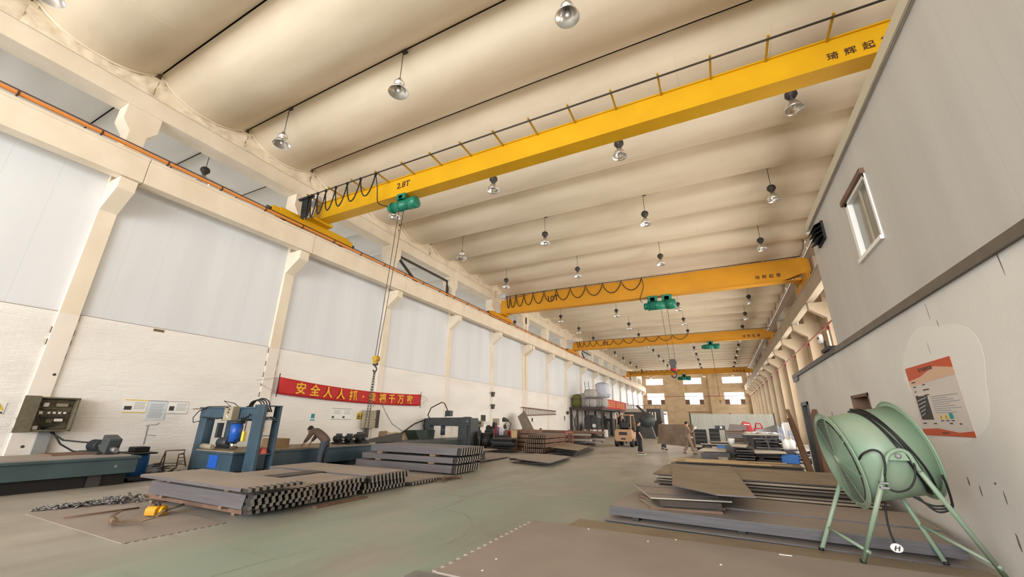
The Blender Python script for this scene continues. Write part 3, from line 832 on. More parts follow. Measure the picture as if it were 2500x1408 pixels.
def warning(label, y, z, s, two=False):
    t = thing('warning_sign', label, 'sign', (-15.92, y, z))
    n = 2 if two else 1
    MB().box((-15.92, y-s*.5*n, z), (-15.914, y+s*.5*n, z+s*1.3)).build('plate', 'white_paper' if not two else 'print_yellow', t)
    for i in range(n):
        c = y-s*.5*(n-1)+i*s
        MB().prism([(c-s*.42, z+s*.45), (c+s*.42, z+s*.45), (c, z+s*1.2)], 'x', -15.913, -15.908).build('triangle', 'print_yellow' if not two else 'print_dark', t)
        MB().prism([(c-.02*s, z+s*.55), (c+.12*s, z+s*.8), (c+.02*s, z+s*.8), (c+.05*s, z+s*1.05), (c-.12*s, z+s*.76), (c-.02*s, z+s*.76)], 'x', -15.907, -15.904).build('flash_symbol', 'print_dark' if not two else 'print_yellow', t)
        MB().box((-15.913, c-.4*s, z+.1*s), (-15.909, c+.4*s, z+.3*s)).build('text_line', 'print_dark', t)
warning('yellow electric warning triangle on a white plate, left of the control cabinet', 3.45, 1.62, .22)
warning('pair of small yellow warning triangles beside the closed wall cabinet', 15.03, 1.6, .24, True)
for px, py, w, h in ((1300, 1025, .5, .6), (1379, 1021, .5, .9), (1182, 1022, 1.0, .9)):
    q = PX(px, py, -15.92)
    wall_sheet('notice', {1300: 'white notice on the wall below the ladder', 1379: 'white sign with a dark symbol beside the mezzanine post', 1182: 'white notice board above the scrap behind the dark press'}[px],
               'notice', q.y-w, q.y+w, q.z-h/2, q.z+h/2, 'white_paper', [('photo', 'print_dark', .25, .3, .6, .8)]+lines(3, .2, .9, .05, .3))

# open control cabinet on the wall
t = thing('control_cabinet', 'open grimy control cabinet with relays hung on the wall above the left blue bed', 'cabinet', (-15.88, 4.4, 1.2))
cx = -15.6
MB().box((-15.88, 4.0, 1.22), (-15.84, 4.78, 2.07)).box((-15.88, 4.0, 1.22), (cx, 4.05, 2.07)).box((-15.88, 4.73, 1.22), (cx, 4.78, 2.07)).box((-15.88, 4.0, 2.03), (cx, 4.78, 2.07)).box((-15.88, 4.0, 1.22), (cx, 4.78, 1.26)).build('body', 'cabinet_inside', t, .01)
MB().box((cx, 3.74, 1.20), (cx+.03, 4.03, 2.09)).build('door', 'cabinet_inside', t)
MB().box((-15.84, 4.06, 1.28), (-15.82, 4.72, 2.02)).build('mounting_plate', 'cabinet_inside', t)
for y, z, w, h, m in ((4.2, 1.88, .10, .10, 'white_plastic'), (4.5, 1.88, .22, .08, 'cabinet_khaki'), (4.15, 1.68, .07, .07, 'white_plastic'), (4.3, 1.68, .05, .05, 'white_plastic'), (4.4, 1.68, .05, .05, 'white_plastic'), (4.5, 1.68, .05, .05, 'white_plastic'),
                      (4.6, 1.68, .05, .05, 'white_plastic'), (4.52, 1.5, .16, .07, 'white_plastic'), (4.14, 1.31, .09, .09, 'white_plastic'), (4.35, 1.48, .12, .09, 'cabinet_inside'), (4.3, 1.78, .3, .03, 'cabinet_inside'), (4.4, 1.58, .5, .02, 'print_dark')):
    MB().cbox((-15.78, y, z), (.08, w, h)).build('relay', m, t, .006)
mb = MB()
for i in range(9): mb.tube([(-15.8, 4.1+.07*i, 1.62), (-15.74, 4.12+.06*i, 1.5+.02*(i % 3)), (-15.77, 4.2+.04*i, 1.38), (-15.8, 4.3, 1.27)], .006, 4)
mb.build('wiring', 'black', t)
MB().box((-15.9, 4.25, .0), (-15.8, 4.5, 1.22)).build('cable_duct', 'duct_grey', t)
t = thing('cable', 'black cables drooping from the open control cabinet to the bed drive motor', 'cable', (-15.7, 5, 1))
MB().tube([(-15.75, 4.45, 1.2), (-15.6, 4.7, 1.0), (-15.3, 5.0, .95), (-14.9, 5.25, .93), (-14.5, 5.35, .92)], .022, 6).tube([(-15.75, 4.5, 1.2), (-15.7, 4.7, .9), (-15.6, 4.95, .72), (-15.4, 5.1, .68)], .022, 6).build('strands', 'black', t)

# closed wall cabinet
t = thing('wall_cabinet', 'closed beige cabinet on a post under the end of the red banner', 'cabinet', (-15.6, 15.5, .1))
MB().box((-15.88, 15.1, 1.2), (-15.55, 15.72, 2.04)).build('body', 'cabinet_khaki', t, .015)
MB().box((-15.55, 15.72, 1.2), (-15.6, 15.95, 2.06)).build('door', 'brown_steel', t)
MB().cyl((-15.53, 15.66, 1.6), (-15.56, 15.66, 1.6), .03, 10).build('lock', 'dark_steel', t)
MB().box((-15.82, 15.3, 0), (-15.66, 15.46, 1.2)).build('post', 'dark_steel', t)
MB().tube([(-15.8, 15.5, 2.05), (-15.88, 15.9, 2.4), (-15.9, 16.2, 2.5)], .012, 5).build('conduit', 'duct_grey', t)
t = thing('hanging_wire', 'thin grey wire drooping on the wall beyond the banner cabinet', 'wire', (-15.9, 17, 1))
MB().tube([(-15.9, 16.3, 2.5), (-15.9, 16.7, 2.0), (-15.9, 17.3, 1.4), (-15.9, 18.2, 1.0), (-15.9, 19, .9), (-15.9, 19.8, 1.05)], .012, 5).build('wire', 'duct_grey', t)

# red banner with its slogan
t = thing('banner', 'long red cloth banner with gold slogan characters along the brick wall', 'banner', (-15.75, 14.9, 2.4))
mb = MB(); v = []; f = []
NB = 40
def ban(q):
    y = 10.40+8.93*q; s = .16*4*q*(1-q)
    return y, 3.20-.16*q-s, 2.545-.145*q-s*.65
for i in range(NB+1):
    y, zt, z0 = ban(i/NB)
    for j in range(7):
        z = z0+(zt-z0)*j/6
        v.append((-15.76+.02*math.sin(y*1.7+j*.5)+.012*math.sin(4*y), y, z))
for i in range(NB):
    for j in range(6): f.append((i*7+j, (i+1)*7+j, (i+1)*7+j+1, i*7+j+1))
mb.add(v, f, 0, True); ban_o = mb.build('cloth', 'red_cloth', t)
sd = ban_o.modifiers.new('Solidify', 'SOLIDIFY'); sd.thickness = .006
mb = MB()
for ch, px in zip('安全人人抓幸福千万家', (733.6, 768.8, 801.6, 833.6, 864, 910.4, 936, 958.4, 980, 1001.6)):
    q = PX(px, 955, -15.72); k = (q.y-10.40)/8.93; y, zt, z0 = ban(k)
    gv, gf = text_geo(ch, .50, .012)
    mb.add(gv, gf, 0, False, on_left_wall(-15.715, y, (zt+z0)/2-.02))
q = PX(887, 962, -15.72); k = (q.y-10.4)/8.93; y, zt, z0 = ban(k)
mb.cyl((-15.72, y, (zt+z0)/2), (-15.70, y, (zt+z0)/2), .05, 12)
mb.build('lettering', 'gold_letter', t)
for q in (0, 1):
    y, zt, z0 = ban(q)
    MB().tube([(-15.76, y, z0-.12), (-15.76, y, zt+.14)], .018, 6).build('pole', 'brown_steel', t)
MB().tube([(-15.88, 9.6, 3.0), (-15.76, 10.4, 3.18)], .006, 4).tube([(-15.88, 9.7, 2.9), (-15.76, 10.42, 2.56)], .006, 4).tube([(-15.88, 20.2, 2.8), (-15.76, 19.33, 3.04)], .006, 4).tube([(-15.88, 20.2, 2.8), (-15.76, 19.33, 2.42)], .006, 4).build('tie_cord', 'duct_grey', t)

# ladder on the wall
t = thing('ladder', 'long orange-brown ladder hung sideways on the brick wall', 'ladder', (-15.7, 37, 2.4))
ya, yb = 33.4, 41.9
MB().tube([(-15.75, ya, 2.78), (-15.75, yb, 2.66)], .045, 6).build('rail', 'rust', t); MB().tube([(-15.75, ya, 2.08), (-15.75, yb, 2.33)], .045, 6).build('rail', 'rust', t)
for i in range(22):
    q = (i+.7)/22.4; y = ya+(yb-ya)*q
    MB().tube([(-15.75, y, 2.78-.12*q), (-15.75, y, 2.08+.25*q)], .028, 5).build('rung', 'rust', t)
# wall hooks in the plaster, and the small wall lamp shapes further on
for px, py, lab in ((133, 914, 'dark anchor hole in the column beside the control cabinet'), (55, 1090, 'dark anchor hole low in the column above the blue bed')):
    q = PX(px, py, -15.87)
    t = tag(MB().cyl((-15.90, q.y, q.z), (-15.872, q.y, q.z), .035, 12).build('anchor', 'print_dark'), lab, 'anchor')
for px, py, lab in ((1203, 963, 'upper dark bracket on the column above the scrap corner'), (1203, 993, 'lower dark bracket on the column above the scrap corner'), (1386, 1008, 'dark bracket on the wall just before the mezzanine')):
    q = PX(px, py, -15.8)
    tag(MB().box((-15.9, q.y-.12, q.z-.15), (-15.7, q.y+.12, q.z+.15)).box((-15.75, q.y-.3, q.z+.05), (-15.65, q.y+.1, q.z+.2)).build('wall_bracket', 'dark_steel'), lab, 'bracket')
# small poster stand made of bent rod
t = thing('wire_stand', 'thin bent-rod stand on the wall below the rules notice', 'stand', (-15.9, 6.2, .6))
q0, q1, q2, q3 = PX(350, 1085, -15.92), PX(362, 1037, -15.92), PX(382, 1036, -15.92), PX(355, 1040, -15.92)
MB().tube([q0, q1, q3], .01, 5).tube([q1, q2, q2+Vector((0, .05, .04))], .01, 5).tube([PX(356, 1061, -15.92), PX(380, 1063, -15.92)], .008, 5).build('rod', 'duct_grey', t)

# ================================================================== MACHINES
# long blue bed at the far left
t = thing('machine_bed', 'long teal press bed at the wall below the open control cabinet', 'machine bed', (-14.4, 2, 0))
MB().box((-15.3, -4, .27), (-13.55, 5.60, .62)).box((-15.34, -4, .60), (-13.50, 5.64, .66)).build('frame', 'blue_teal', t, .012)
MB().box((-15.2, -4, .66), (-13.62, 5.45, .70)).build('table_plate', 'sheet_top', t)
MB().box((-15.1, 4.2, .70), (-14.3, 5.0, .73)).build('rust_plate', 'rust', t)
MB().box((-15.25, -4, .0), (-13.75, 5.5, .27)).build('shade_block', 'black', t)  # added black block stands in for the shade under the bed
for y in (-2, 1.2, 4.9): MB().box((-15.1, y-.12, 0), (-13.70, y+.12, .27)).build('leg', 'dark_steel', t)
MB().cyl((-13.49, 5.15, .45), (-13.47, 5.15, .45), .03, 10).build('bolt', 'steel', t)
t = thing('drive_motor', 'dark drive motor with tilted square cover at the end of the teal bed', 'motor', (-14.7, 5.1, .7))
MB().box((-15.1, 4.9, .70), (-14.0, 5.35, .76)).build('base', 'dark_steel', t)
MB().cyl((-15.0, 5.12, .88), (-14.55, 5.12, .88), .13, 16).build('motor', 'machine_dark', t)
for i in range(7): MB().cyl((-14.97+.06*i, 5.12, .88), (-14.955+.06*i, 5.12, .88), .15, 16).build('fin', 'machine_dark', t)
g = MB().box((-.2, -.14, -.02), (.2, .14, .36)); ob = g.build('cover', 'machine_dark', t, .03)
ob.matrix_basis = Matrix.Translation((-14.15, 5.15, .77)) @ Matrix.Rotation(.28, 4, 'Y')
MB().cyl((-14.55, 5.12, .88), (-14.35, 5.12, .88), .05, 10).cyl((-13.95, 5.15, .83), (-13.7, 5.15, .80), .06, 10).build('shaft', 'steel', t)
# blue drum with tray
t = thing('drum_barrel', 'blue plastic barrel with a black tray lying on it, beside the teal bed', 'barrel', (-14.9, 6.1, 0))
MB().lathe([(.001, 0), (.25, 0), (.27, .1), (.29, .3), (.285, .5), (.27, .62), (.001, .62)], 22, 0, Matrix.Translation((-14.9, 6.1, 0))).build('body', 'blue_plastic', t)
t = thing('tray', 'black tray lying on the blue barrel', 'tray', (-14.9, 6.1, .62))
MB().box((-15.3, 5.8, .63), (-14.35, 6.35, .67)).box((-15.15, 5.95, .67), (-14.75, 6.3, .80)).build('body', 'black', t, .02)
t = thing('scrap_pile', 'small heap of dark offcuts behind the blue barrel', 'scrap', (-14.9, 6.7, 0))
mb = MB()
for i in range(26):
    a = random.uniform(0, 6); c = Vector((-14.75+random.uniform(-.35, .35), 6.75+random.uniform(-.3, .3), .03+random.uniform(0, .30)))
    d_ = Vector((math.cos(a), math.sin(a), random.uniform(-.3, .3)))*random.uniform(.08, .26); mb.bar(c-d_, c+d_, .07, .015)
s_ = mb.build('offcuts', 'brown_steel', t); s_['kind'] = 'stuff'
q = P(370, 1143, .1)
t = tag(MB().ball((q.x+.9, q.y-.4, .14), .3, 8, 0, (1, .8, .5), .18).build('plastic_bag', 'tarp_pale'), 'crumpled white plastic bag on the floor before the bent wire frame', 'bag')
tag(MB().box((-14.6, 5.75, 0), (-13.9, 6.6, .05)).box((-14.4, 5.6, .05), (-13.8, 6.2, .1)).build('steel_offcut', 'black'), 'flat black offcuts under the white bag', 'offcut')
# bent frame rack
t = thing('frame_rack', 'rusty tube frame with a small ladder-like rack leaning at the wall', 'frame', (-15.6, 7.4, 0))
fr_ = lambda px, py: PX(px, py, -15.3)
MB().tube([fr_(387, 1140), fr_(405, 1100), fr_(452, 1098), fr_(448, 1108)], .02, 6).tube([fr_(398, 1138), fr_(405, 1102)], .018, 6).build('frame', 'rust', t)
mb = MB().tube([fr_(430, 1141), fr_(437, 1108), fr_(449, 1106), fr_(453, 1138)], .016, 6)
for k in range(4): mb.tube([fr_(431+k*1.5, 1133-8*k), fr_(453-k, 1133-8.4*k)], .012, 5)
mb.build('rack', 'rust', t)

# blue gantry press 1
GY = 7.7
t = thing('gantry_press', 'blue gantry hydraulic press with bright blue cylinder at the end of the long blue bed', 'press', (-14, GY, 0))
def gz(px, py, y=GY): return PY(px, py, y)
xl_, xr_ = -15.2, -11.87
MB().box((xl_, GY-.12, 1.58), (xr_-.45, GY+.18, 1.90)).box((xl_-.05, GY-.16, 1.88), (xr_-.4, GY+.22, 1.93)).build('crossbeam', 'blue_steel', t, .015)
MB().box((xl_, GY-.1, .0), (xl_+.40, GY+.16, 1.6)).build('upright', 'blue_steel', t, .01)
MB().box((xl_+.55, GY+.45, .0), (xl_+.95, GY+.6, 1.6)).build('upright', 'blue_steel', t, .01)
MB().box((xr_-.48, GY-.14, 0), (xr_, GY-.04, 2.0)).build('upright', 'blue_steel', t, .01)
MB().box((xr_-.3, GY+.36, 0), (xr_+.0, GY+.42, 1.97)).build('upright', 'blue_steel', t, .01)
MB().box((xr_-.48, GY-.1, 1.95), (xr_+.01, GY+.42, 1.98)).box((xr_-.3, GY-.04, 1.56), (xr_, GY+.36, 1.58)).box((xr_-.25, GY-.04, 1.11), (xr_-.22, GY+.36, 1.13)).box((xr_-.3, GY-.04, .62), (xr_, GY+.36, .645)).build('side_shelf', 'blue_steel', t)
MB().box((-14.45, GY-.42, .18), (-12.45, GY+5.0, .64)).box((-14.50, GY-.45, .62), (-12.40, GY+5.03, .67)).build('bed', 'blue_steel', t, .012)
MB().box((-14.4, GY-.38, .67), (-12.5, GY+4.9, .70)).build('table_plate', 'sheet_tan', t)
for y in (GY+.0, GY+2.6, GY+4.3): MB().box((-14.3, y-.2, 0), (-12.6, y+.2, .18)).build('leg', 'blue_teal', t)
MB().box((-13.55, GY-.435, .24), (-13.1, GY-.422, .58)).build('paint_patch', 'blue_bright', t)
cxx = -13.25
MB().cyl((cxx, GY, .93), (cxx, GY, 1.52), .155, 24).build('hydraulic_cylinder', 'blue_bright', t)
MB().cyl((cxx, GY, .70), (cxx, GY, .95), .085, 20).build('ram', 'chrome', t)
MB().box((cxx-.5, GY-.22, 1.53), (cxx+.5, GY+.25, 1.58)).cyl((cxx, GY, 1.45), (cxx, GY, 1.54), .2, 20).build('mounting_plate', 'machine_dark', t)
cb = MB().box((cxx-.2, GY-.36, 1.54), (cxx+.22, GY-.14, 1.94)).build('control_box', 'cabinet_khaki', t, .01)
for i, (u, v) in enumerate(((-.1, .36), (-.02, .36), (.06, .3), (.04, .22), (.02, .12), (.08, .08))): MB().cyl((cxx+u, GY-.36, 1.55+v), (cxx+u, GY-.39, 1.55+v), .022, 8).build('push_button', 'print_dark' if i < 4 else 'white_plastic', cb)
MB().box((xr_-.64, GY-.26, .98), (xr_-.54, GY-.18, 1.25)).build('pendant_control', 'print_yellow', t, .01)
mb = MB()
for i in range(4):
    r = .3+.04*i
    mb.tube([(cxx+.35+.02*i, GY-.05+.05*i, 1.94)]+[(cxx+.62+r*math.cos(PI-a*PI/8)+.1, GY-.02+.06*i, 1.96+r*.55*math.sin(a*PI/8)) for a in range(0, 9)]+[(cxx+1.3, GY+.05*i, 1.8)], .018, 6)
mb.tube([(cxx-.5, GY, 1.93), (cxx-.9, GY-.05, 2.12), (cxx-.3, GY-.05, 2.04), (cxx-.15, GY, 1.94)], .012, 5)
mb.tube([(xl_+.1, GY-.14, 1.5), (xl_-.12, GY-.2, 1.45), (xl_-.2, GY-.2, 1.6), (xl_, GY-.18, 1.8), (xl_+.5, GY-.2, 1.94), (cxx-.2, GY-.2, 1.95)], .014, 5)
mb.tube([(xl_+.2, GY-.14, 1.62), (cxx-.8, GY-.15, 1.58), (cxx-.3, GY-.16, 1.66)], .02, 5)
mb.tube([(cxx+.25, GY-.1, 1.6), (cxx+.6, GY-.16, 1.62), (cxx+.8, GY-.16, 1.72)], .015, 5)
mb.tube([(cxx+.3, GY, 1.4), (cxx+.35, GY-.05, 1.1), (cxx+.15, GY-.1, .95), (cxx+.3, GY-.1, .9), (cxx+.38, GY-.05, 1.0)], .015, 5)
mb.tube([(xr_-.5, GY-.22, 1.75), (xr_-.55, GY-.24, 1.5), (xr_-.59, GY-.22, 1.25)], .012, 5)
mb.build('hydraulic_hose', 'black', t)
MB().cyl((xl_+.75, GY+.3, .86), (xl_+1.25, GY+.3, .86), .16, 14).box((xl_+.75, GY+.15, .70), (xl_+1.3, GY+.45, .75)).box((xl_+.5, GY+.2, 1.0), (xl_+.62, GY+.35, 1.45)).build('pump_motor', 'machine_dark', t)
mb = MB()
for i in range(10): mb.cbox((xl_+1.25+random.uniform(-.15, .15), GY+.35+random.uniform(-.1, .1), .73+.05*i), (.2-.012*i, .2, .05))
mb.build('valve_block', 'black', t)
MB().tube([(xl_+.95, GY-.3, .78), (xl_+1.5, GY-.32, .78)], [.09, .07], 12).tube([(xl_+.85, GY-.3, .78), (xl_+.95, GY-.3, .78)], [.05, .06], 10).build('dead_cylinder', 'cabinet_khaki', t)
mb = MB()
for i in range(3): mb.tube([(xr_-.15+.1*math.cos(k*.8+i), GY+.16+.15*math.cos(k*.55), 1.595+.02*i+.02*math.sin(k)) for k in range(12)], .012, 5)
t2 = thing('cable_coil', 'coiled grey cable lying on the upper press shelf', 'cable', (xr_-.12, GY+.16, 1.59)); mb.build('coil', 'steel', t2)
t2 = thing('safety_helmet', 'faded red safety helmet on the lower shelf of the blue press', 'helmet', (xr_-.15, GY+.15, .645))
mx = Matrix.Translation((xr_-.15, GY+.12, .645))
MB().lathe([(.145, .0), (.14, .05), (.12, .11), (.08, .15), (.001, .165)], 18, 0, mx).build('shell', 'helmet', t2)
MB().lathe([(.14, .0), (.165, .0), (.165, .012), (.14, .015)], 18, 0, mx).build('brim', 'helmet', t2)
tag(MB().box((-13.75, GY+1.2, .70), (-13.05, GY+1.7, .98)).build('cardboard_box', 'cardboard', None, .01), 'brown cardboard box on the long blue bed beside the bending worker', 'box')
t = thing('rail_rod', 'long thin rusty rod resting on the blue press crossbeam towards the wall', 'rod', (-15.6, GY, 1.9)); MB().tube([PY(467, 998, GY), PY(500, 997, GY)], .015, 6).build('rod', 'rust', t)
# motors at the far end of the bed
for i, (px, y, lab) in enumerate(((827, 11.6, 'small dark clamp unit on the blue bed just beyond the worker'), (853, 11.9, 'dark motor block on the blue bed, between two other units'), (880, 12.4, 'largest dark gear motor on the far end of the blue bed'))):
    x = PY(px, 1070, y).x
    t = thing('gear_motor', lab, 'motor', (x, y, .70), 0, 'dark motors on the blue bed')
    s = (.8, .8, 1.15)[i]
    MB().box((x-.25*s, y-.18*s, .70), (x+.25*s, y+.18*s, .77)).build('base', 'black', t)
    MB().cyl((x-.24*s, y, .89), (x+.2*s, y, .89), .15*s, 14).build('motor', 'black', t)
    MB().cyl((x+.2*s, y, .89), (x+.34*s, y, .89), .05*s, 8).build('shaft', 'steel', t)
    MB().box((x-.1*s, y-.1*s, .97), (x+.1*s, y+.1*s, .97+.14*s)).build('terminal_box', 'machine_dark', t)

# second gantry press, dark
GY2 = 20.0
t = thing('gantry_press', 'dark grey gantry press farther along the brick wall, beyond the ribbed stacks', 'press', (-14.2, GY2, 0))
xl2, xr2 = -15.75, -12.65
mb = MB().prism([(xl2, 1.3), (xr2-.4, 1.3), (xr2, 1.35), (xr2, 1.72), (xr2-.15, 1.82), (xr2-.5, 1.78), (xl2+.3, 1.74), (xl2, 1.68)], 'y', GY2-.2, GY2+.3)
mb.build('crossbeam', 'machine_dark', t, .02)
for a, b in ((xl2, xl2+.42), (xr2-.65, xr2-.1)):
    MB().box((a, GY2-.22, 0), (b, GY2+.25, 1.35)).build('upright', 'machine_dark', t, .015)
MB().box((xr2-.1, GY2-.1, .1), (xr2+.1, GY2+.7, 1.75)).build('side_plate', 'machine_dark', t)
MB().cyl((xr2-.05, GY2-.21, 1.58), (xr2-.05, GY2-.26, 1.58), .06, 10).build('pin', 'steel', t)
MB().box((-14.9, GY2-4.8, .0), (-13.1, GY2+3.2, .62)).build('bed', 'machine_dark', t, .01)
MB().cyl((-14.5, GY2, .8), (-14.5, GY2, 1.3), .13, 16).build('hydraulic_cylinder', 'blue_steel', t)
mb = MB().tube([(xl2+.3, GY2-.1, 1.72), (-15.5, GY2-.2, 1.9), (-15.3, GY2-.2, 2.3), (-14.7, GY2, 2.62), (-14.5, GY2, 2.55), (-14.2, GY2, 2.1), (-14.4, GY2, 1.8)], .03, 6)
mb.tube([(xl2, GY2-.2, 1.6), (-15.85, GY2-.9, 1.4), (-15.8, GY2-2, .9), (-15.8, GY2-3.4, .75)], .03, 6)
mb.tube([(xl2+.1, GY2-.25, 1.7), (xl2+.05, GY2-.3, 1.3), (xl2+.2, GY2-.3, .9)], .025, 6)
mb.build('hydraulic_hose', 'black', t)
MB().box((-14.35, GY2-.1, 1.83), (-14.0, GY2+.2, 2.15)).build('control_box', 'machine_dark', t, .01)
# slanted dark plate in the bed
tag(MB().prism([(13.6, .62), (16.3, .62), (16.3, .95), (15.9, 1.0), (13.6, .70)], 'x', -14.3, -14.24).build('steel_plate', 'dark_steel'), 'long dark wedge-shaped plate standing on the second press bed', 'plate')
for i, (px0, px1, py, m, lab) in enumerate(((930, 947, 1053, 'cardboard', 'dark red-brown board leaning on the wall beside a plywood sheet'), (953, 1012, 1056, 'ply', 'pale plywood sheet leaning on the wall before the dark press'))):
    a, b = PX(px0, py, -15.8), PX(px1, py, -15.8)
    o = MB().box((-15.86, a.y, .35), (-15.82, b.y, a.z+.02)).build('board', m); tag(o, lab, 'board')
a, b = PX(1010, 1050, -15.2), PX(1045, 1050, -15.2)
t = thing('bin', 'dark green slanted steel bin in front of the dark press', 'bin', (-15.2, a.y, .3))
mb = MB(); z1 = a.z; mb.prism([(a.y-.1, z1), (b.y+.4, z1), (b.y+.3, .35), (a.y+.5, .35)], 'x', -15.8, -15.0); mb.build('body', mat('bin_green', (.03, .05, .04), .5), t)
MB().box((-15.6, a.y+.5, 0), (-15.2, b.y+.3, .35)).build('base', 'dark_steel', t)

# ================================================================== PEOPLE
def skin(name, pts, edges, rad, m, parent, sub=2):
    me = bpy.data.meshes.new(name); me.from_pydata([tuple(p) for p in pts], edges, []); me.materials.append(M[m])
    o = bpy.data.objects.new(name, me); COL.objects.link(o)
    mod = o.modifiers.new('Skin', 'SKIN'); mod.use_smooth_shade = True
    if not me.skin_vertices: me.skin_vertices.new()
    for i, r in enumerate(rad):
        sv = me.skin_vertices[0].data[i]
        sv.radius = r if isinstance(r, tuple) else (r, r); sv.use_root = (i == 0)
    s2 = o.modifiers.new('Subdivision', 'SUBSURF'); s2.levels = sub; s2.render_levels = sub
    if parent is not None:
        o.parent = parent; o.matrix_parent_inverse = parent.matrix_basis.inverted()
    return o

def person(label, loc, J, shirt, trousers, shoes='black', hair='hair', cap=None, glove=None, sleeves=1.0, sole=None, group=None):
    """J: joints in a local frame, x to the figure's own left, y forward, z up; J['rz'] turns the figure"""
    rz = J['rz']; mx = Matrix.Translation(Vector(loc)) @ Matrix.Rotation(rz, 4, 'Z')
    W = lambda p: mx @ Vector(p)
    t = thing('person', label, 'person', loc)
    pts = []; ed = []; rad = []
    def add(p, r, par=None):
        pts.append(W(p)); rad.append(r)
        if par is not None: ed.append((par, len(pts)-1))
        return len(pts)-1
    pel = add(J['pelvis'], (.12, .085)); wa = add(J['waist'], (.115, .08), pel); ch = add(J['chest'], (.13, .09), wa)
    nk = add(J['neck'], .055, ch); hb = add(J['jaw'], (.068, .075), nk); hm = add(J['head'], (.082, .098), hb); ht = add(J['crown'], (.062, .072), hm)
    hands = {}
    for s in 'LR':
        sh = add(J['sh'+s], .05, ch); el = add(J['el'+s], .043, sh); wr = add(J['wr'+s], .03, el)
        a, b = Vector(J['el'+s]), Vector(J['wr'+s]); d = (b-a).normalized()
        side = Vector((1, 0, 0)) if abs(d.x) < .8 else Vector((0, 1, 0)); side = (side-d*side.dot(d)).normalized(); nrm = d.cross(side)
        palm = add(b+d*.06, (.036, .022), wr)
        for k, (off, ln) in enumerate(((-.03, .075), (-.01, .085), (.01, .08), (.03, .065))):
            k1 = add(b+d*.10+side*off, .0095, palm); k2 = add(b+d*(.10+ln*.5)+side*off*1.1+nrm*.01, .0088, k1); add(b+d*(.10+ln)+side*off*1.1+nrm*.032, .0075, k2)
        inn = -1 if s == 'L' else 1
        k1 = add(b+d*.055+side*.042*inn, .010, palm); add(b+d*.095+side*.058*inn+nrm*.012, .009, k1)
        hip = add(J['hip'+s], .088, pel); kn = add(J['kn'+s], .058, hip); an = add(J['an'+s], .042, kn); toe = Vector(J['an'+s])+Vector(J.get('toe'+s, (0, .16, -.05))); add(toe, (.04, .03), an)
    skin('body', pts, ed, rad, 'skin', t)
    # clothes: closed garments that follow the limbs
    dn = (Vector(J['pelvis'])-Vector(J['waist'])).normalized()
    p = [W(Vector(J['pelvis'])+dn*.10), W(J['pelvis']), W(J['waist']), W(J['chest'])]; e = [(0, 1), (1, 2), (2, 3)]; r = [(.185, .155), (.18, .15), (.175, .14), (.185, .145)]
    p.append(W(Vector(J['chest']).lerp(Vector(J['neck']), .8))); e.append((3, 4)); r.append(.085)
    for s in 'LR':
        i = len(p); el, wr = Vector(J['el'+s]), Vector(J['wr'+s])
        p += [W(J['sh'+s]), W(el)]; e += [(3, i), (i, i+1)]; r += [.10, .068]
        if sleeves > .5: p.append(W(el.lerp(wr, .9))); e.append((i+1, i+2)); r.append(.052)
    skin('jacket' if sleeves > .5 else 'shirt', p, e, r, shirt, t)
    p = [W(J['pelvis']), W(Vector(J['pelvis'])-dn*.12)]; e = [(0, 1)]; r = [(.17, .14), (.15, .125)]
    for s in 'LR':
        i = len(p); p += [W(J['hip'+s]), W(J['kn'+s]), W(Vector(J['kn'+s]).lerp(Vector(J['an'+s]), .93))]
        e += [(0, i), (i, i+1), (i+1, i+2)]; r += [.12, .088, .075]
    skin('trousers', p, e, r, trousers, t)
    for s in 'LR':
        a = Vector(J['an'+s]); toe = a+Vector(J.get('toe'+s, (0, .16, -.05)))
        heel = a+Vector((0, -.05, -.045))
        o = skin('shoe', [W(heel), W(a+Vector((0, .02, -.03))), W(toe)], [(0, 1), (1, 2)], [.042, .05, (.045, .034)], shoes, t)
        if sole:
            mb = MB(); mb.bar(W(heel+Vector((0, -.03, -.028))), W(toe+Vector((0, .04, -.022))), .09, .025); mb.build('sole', sole, o)
        if glove:
            b = Vector(J['wr'+s]); d = (b-Vector(J['el'+s])).normalized()
            g = MB(); g.tube([W(b-d*.03), W(b), W(b+d*.06), W(b+d*.11), W(b+d*.15), W(b+d*.17)], [.036, .036, .047, .046, .036, .015], 10)
            sd_ = Vector((1, 0, 0)); g.tube([W(b+d*.03), W(b+d*.07+sd_*(.05 if s == 'R' else -.05)), W(b+d*.11+sd_*(.055 if s == 'R' else -.055))], [.018, .016, .010], 6)
            g.build('glove', glove, t)
    H = Vector(J['head']); f = (Vector(J.get('face', (0, 1, 0)))).normalized(); upv = (Vector(J['crown'])-Vector(J['jaw'])).normalized(); rt_ = f.cross(upv).normalized()
    for sgn in (-1, 1):
        MB().ball(W(H+f*.082+rt_*.032*sgn+upv*.012), .012, 5).build('eye', 'print_dark', t)
        MB().ball(W(H+rt_*.088*sgn-upv*.005), .026, 6, 0, (.6, .8, 1.2)).build('ear', 'skin', t)
    MB().tube([W(H+f*.085+upv*.02), W(H+f*.112-upv*.022)], [.008, .014], 6).build('nose', 'skin', t)
    MB().bar(W(H+f*.084-upv*.055-rt_*.022), W(H+f*.084-upv*.055+rt_*.022), .01, .008).build('mouth', 'red_cloth', t)
    # hair (a close cap over the skull) or a peaked cap
    c = H+upv*.03-f*.016
    mb = MB(); mb.ball((0, 0, 0), .108, 8, 0, (.86, .98, .95))
    R3 = Matrix((rt_, f, upv)).transposed()
    fm = mx @ Matrix.Translation(c) @ R3.to_4x4()
    mb.v = [tuple(fm @ Vector((q[0], q[1], max(q[2], -.045 if q[1] < .03 else .035)))) for q in mb.v]
    mb.build('hair' if not cap else 'cap', hair if not cap else cap, t)
    if cap:
        mb = MB(); mb.bar(W(c+f*.08+upv*.03), W(c+f*.19+upv*.015), .13, .012); mb.build('cap_peak', cap, t)
    return t

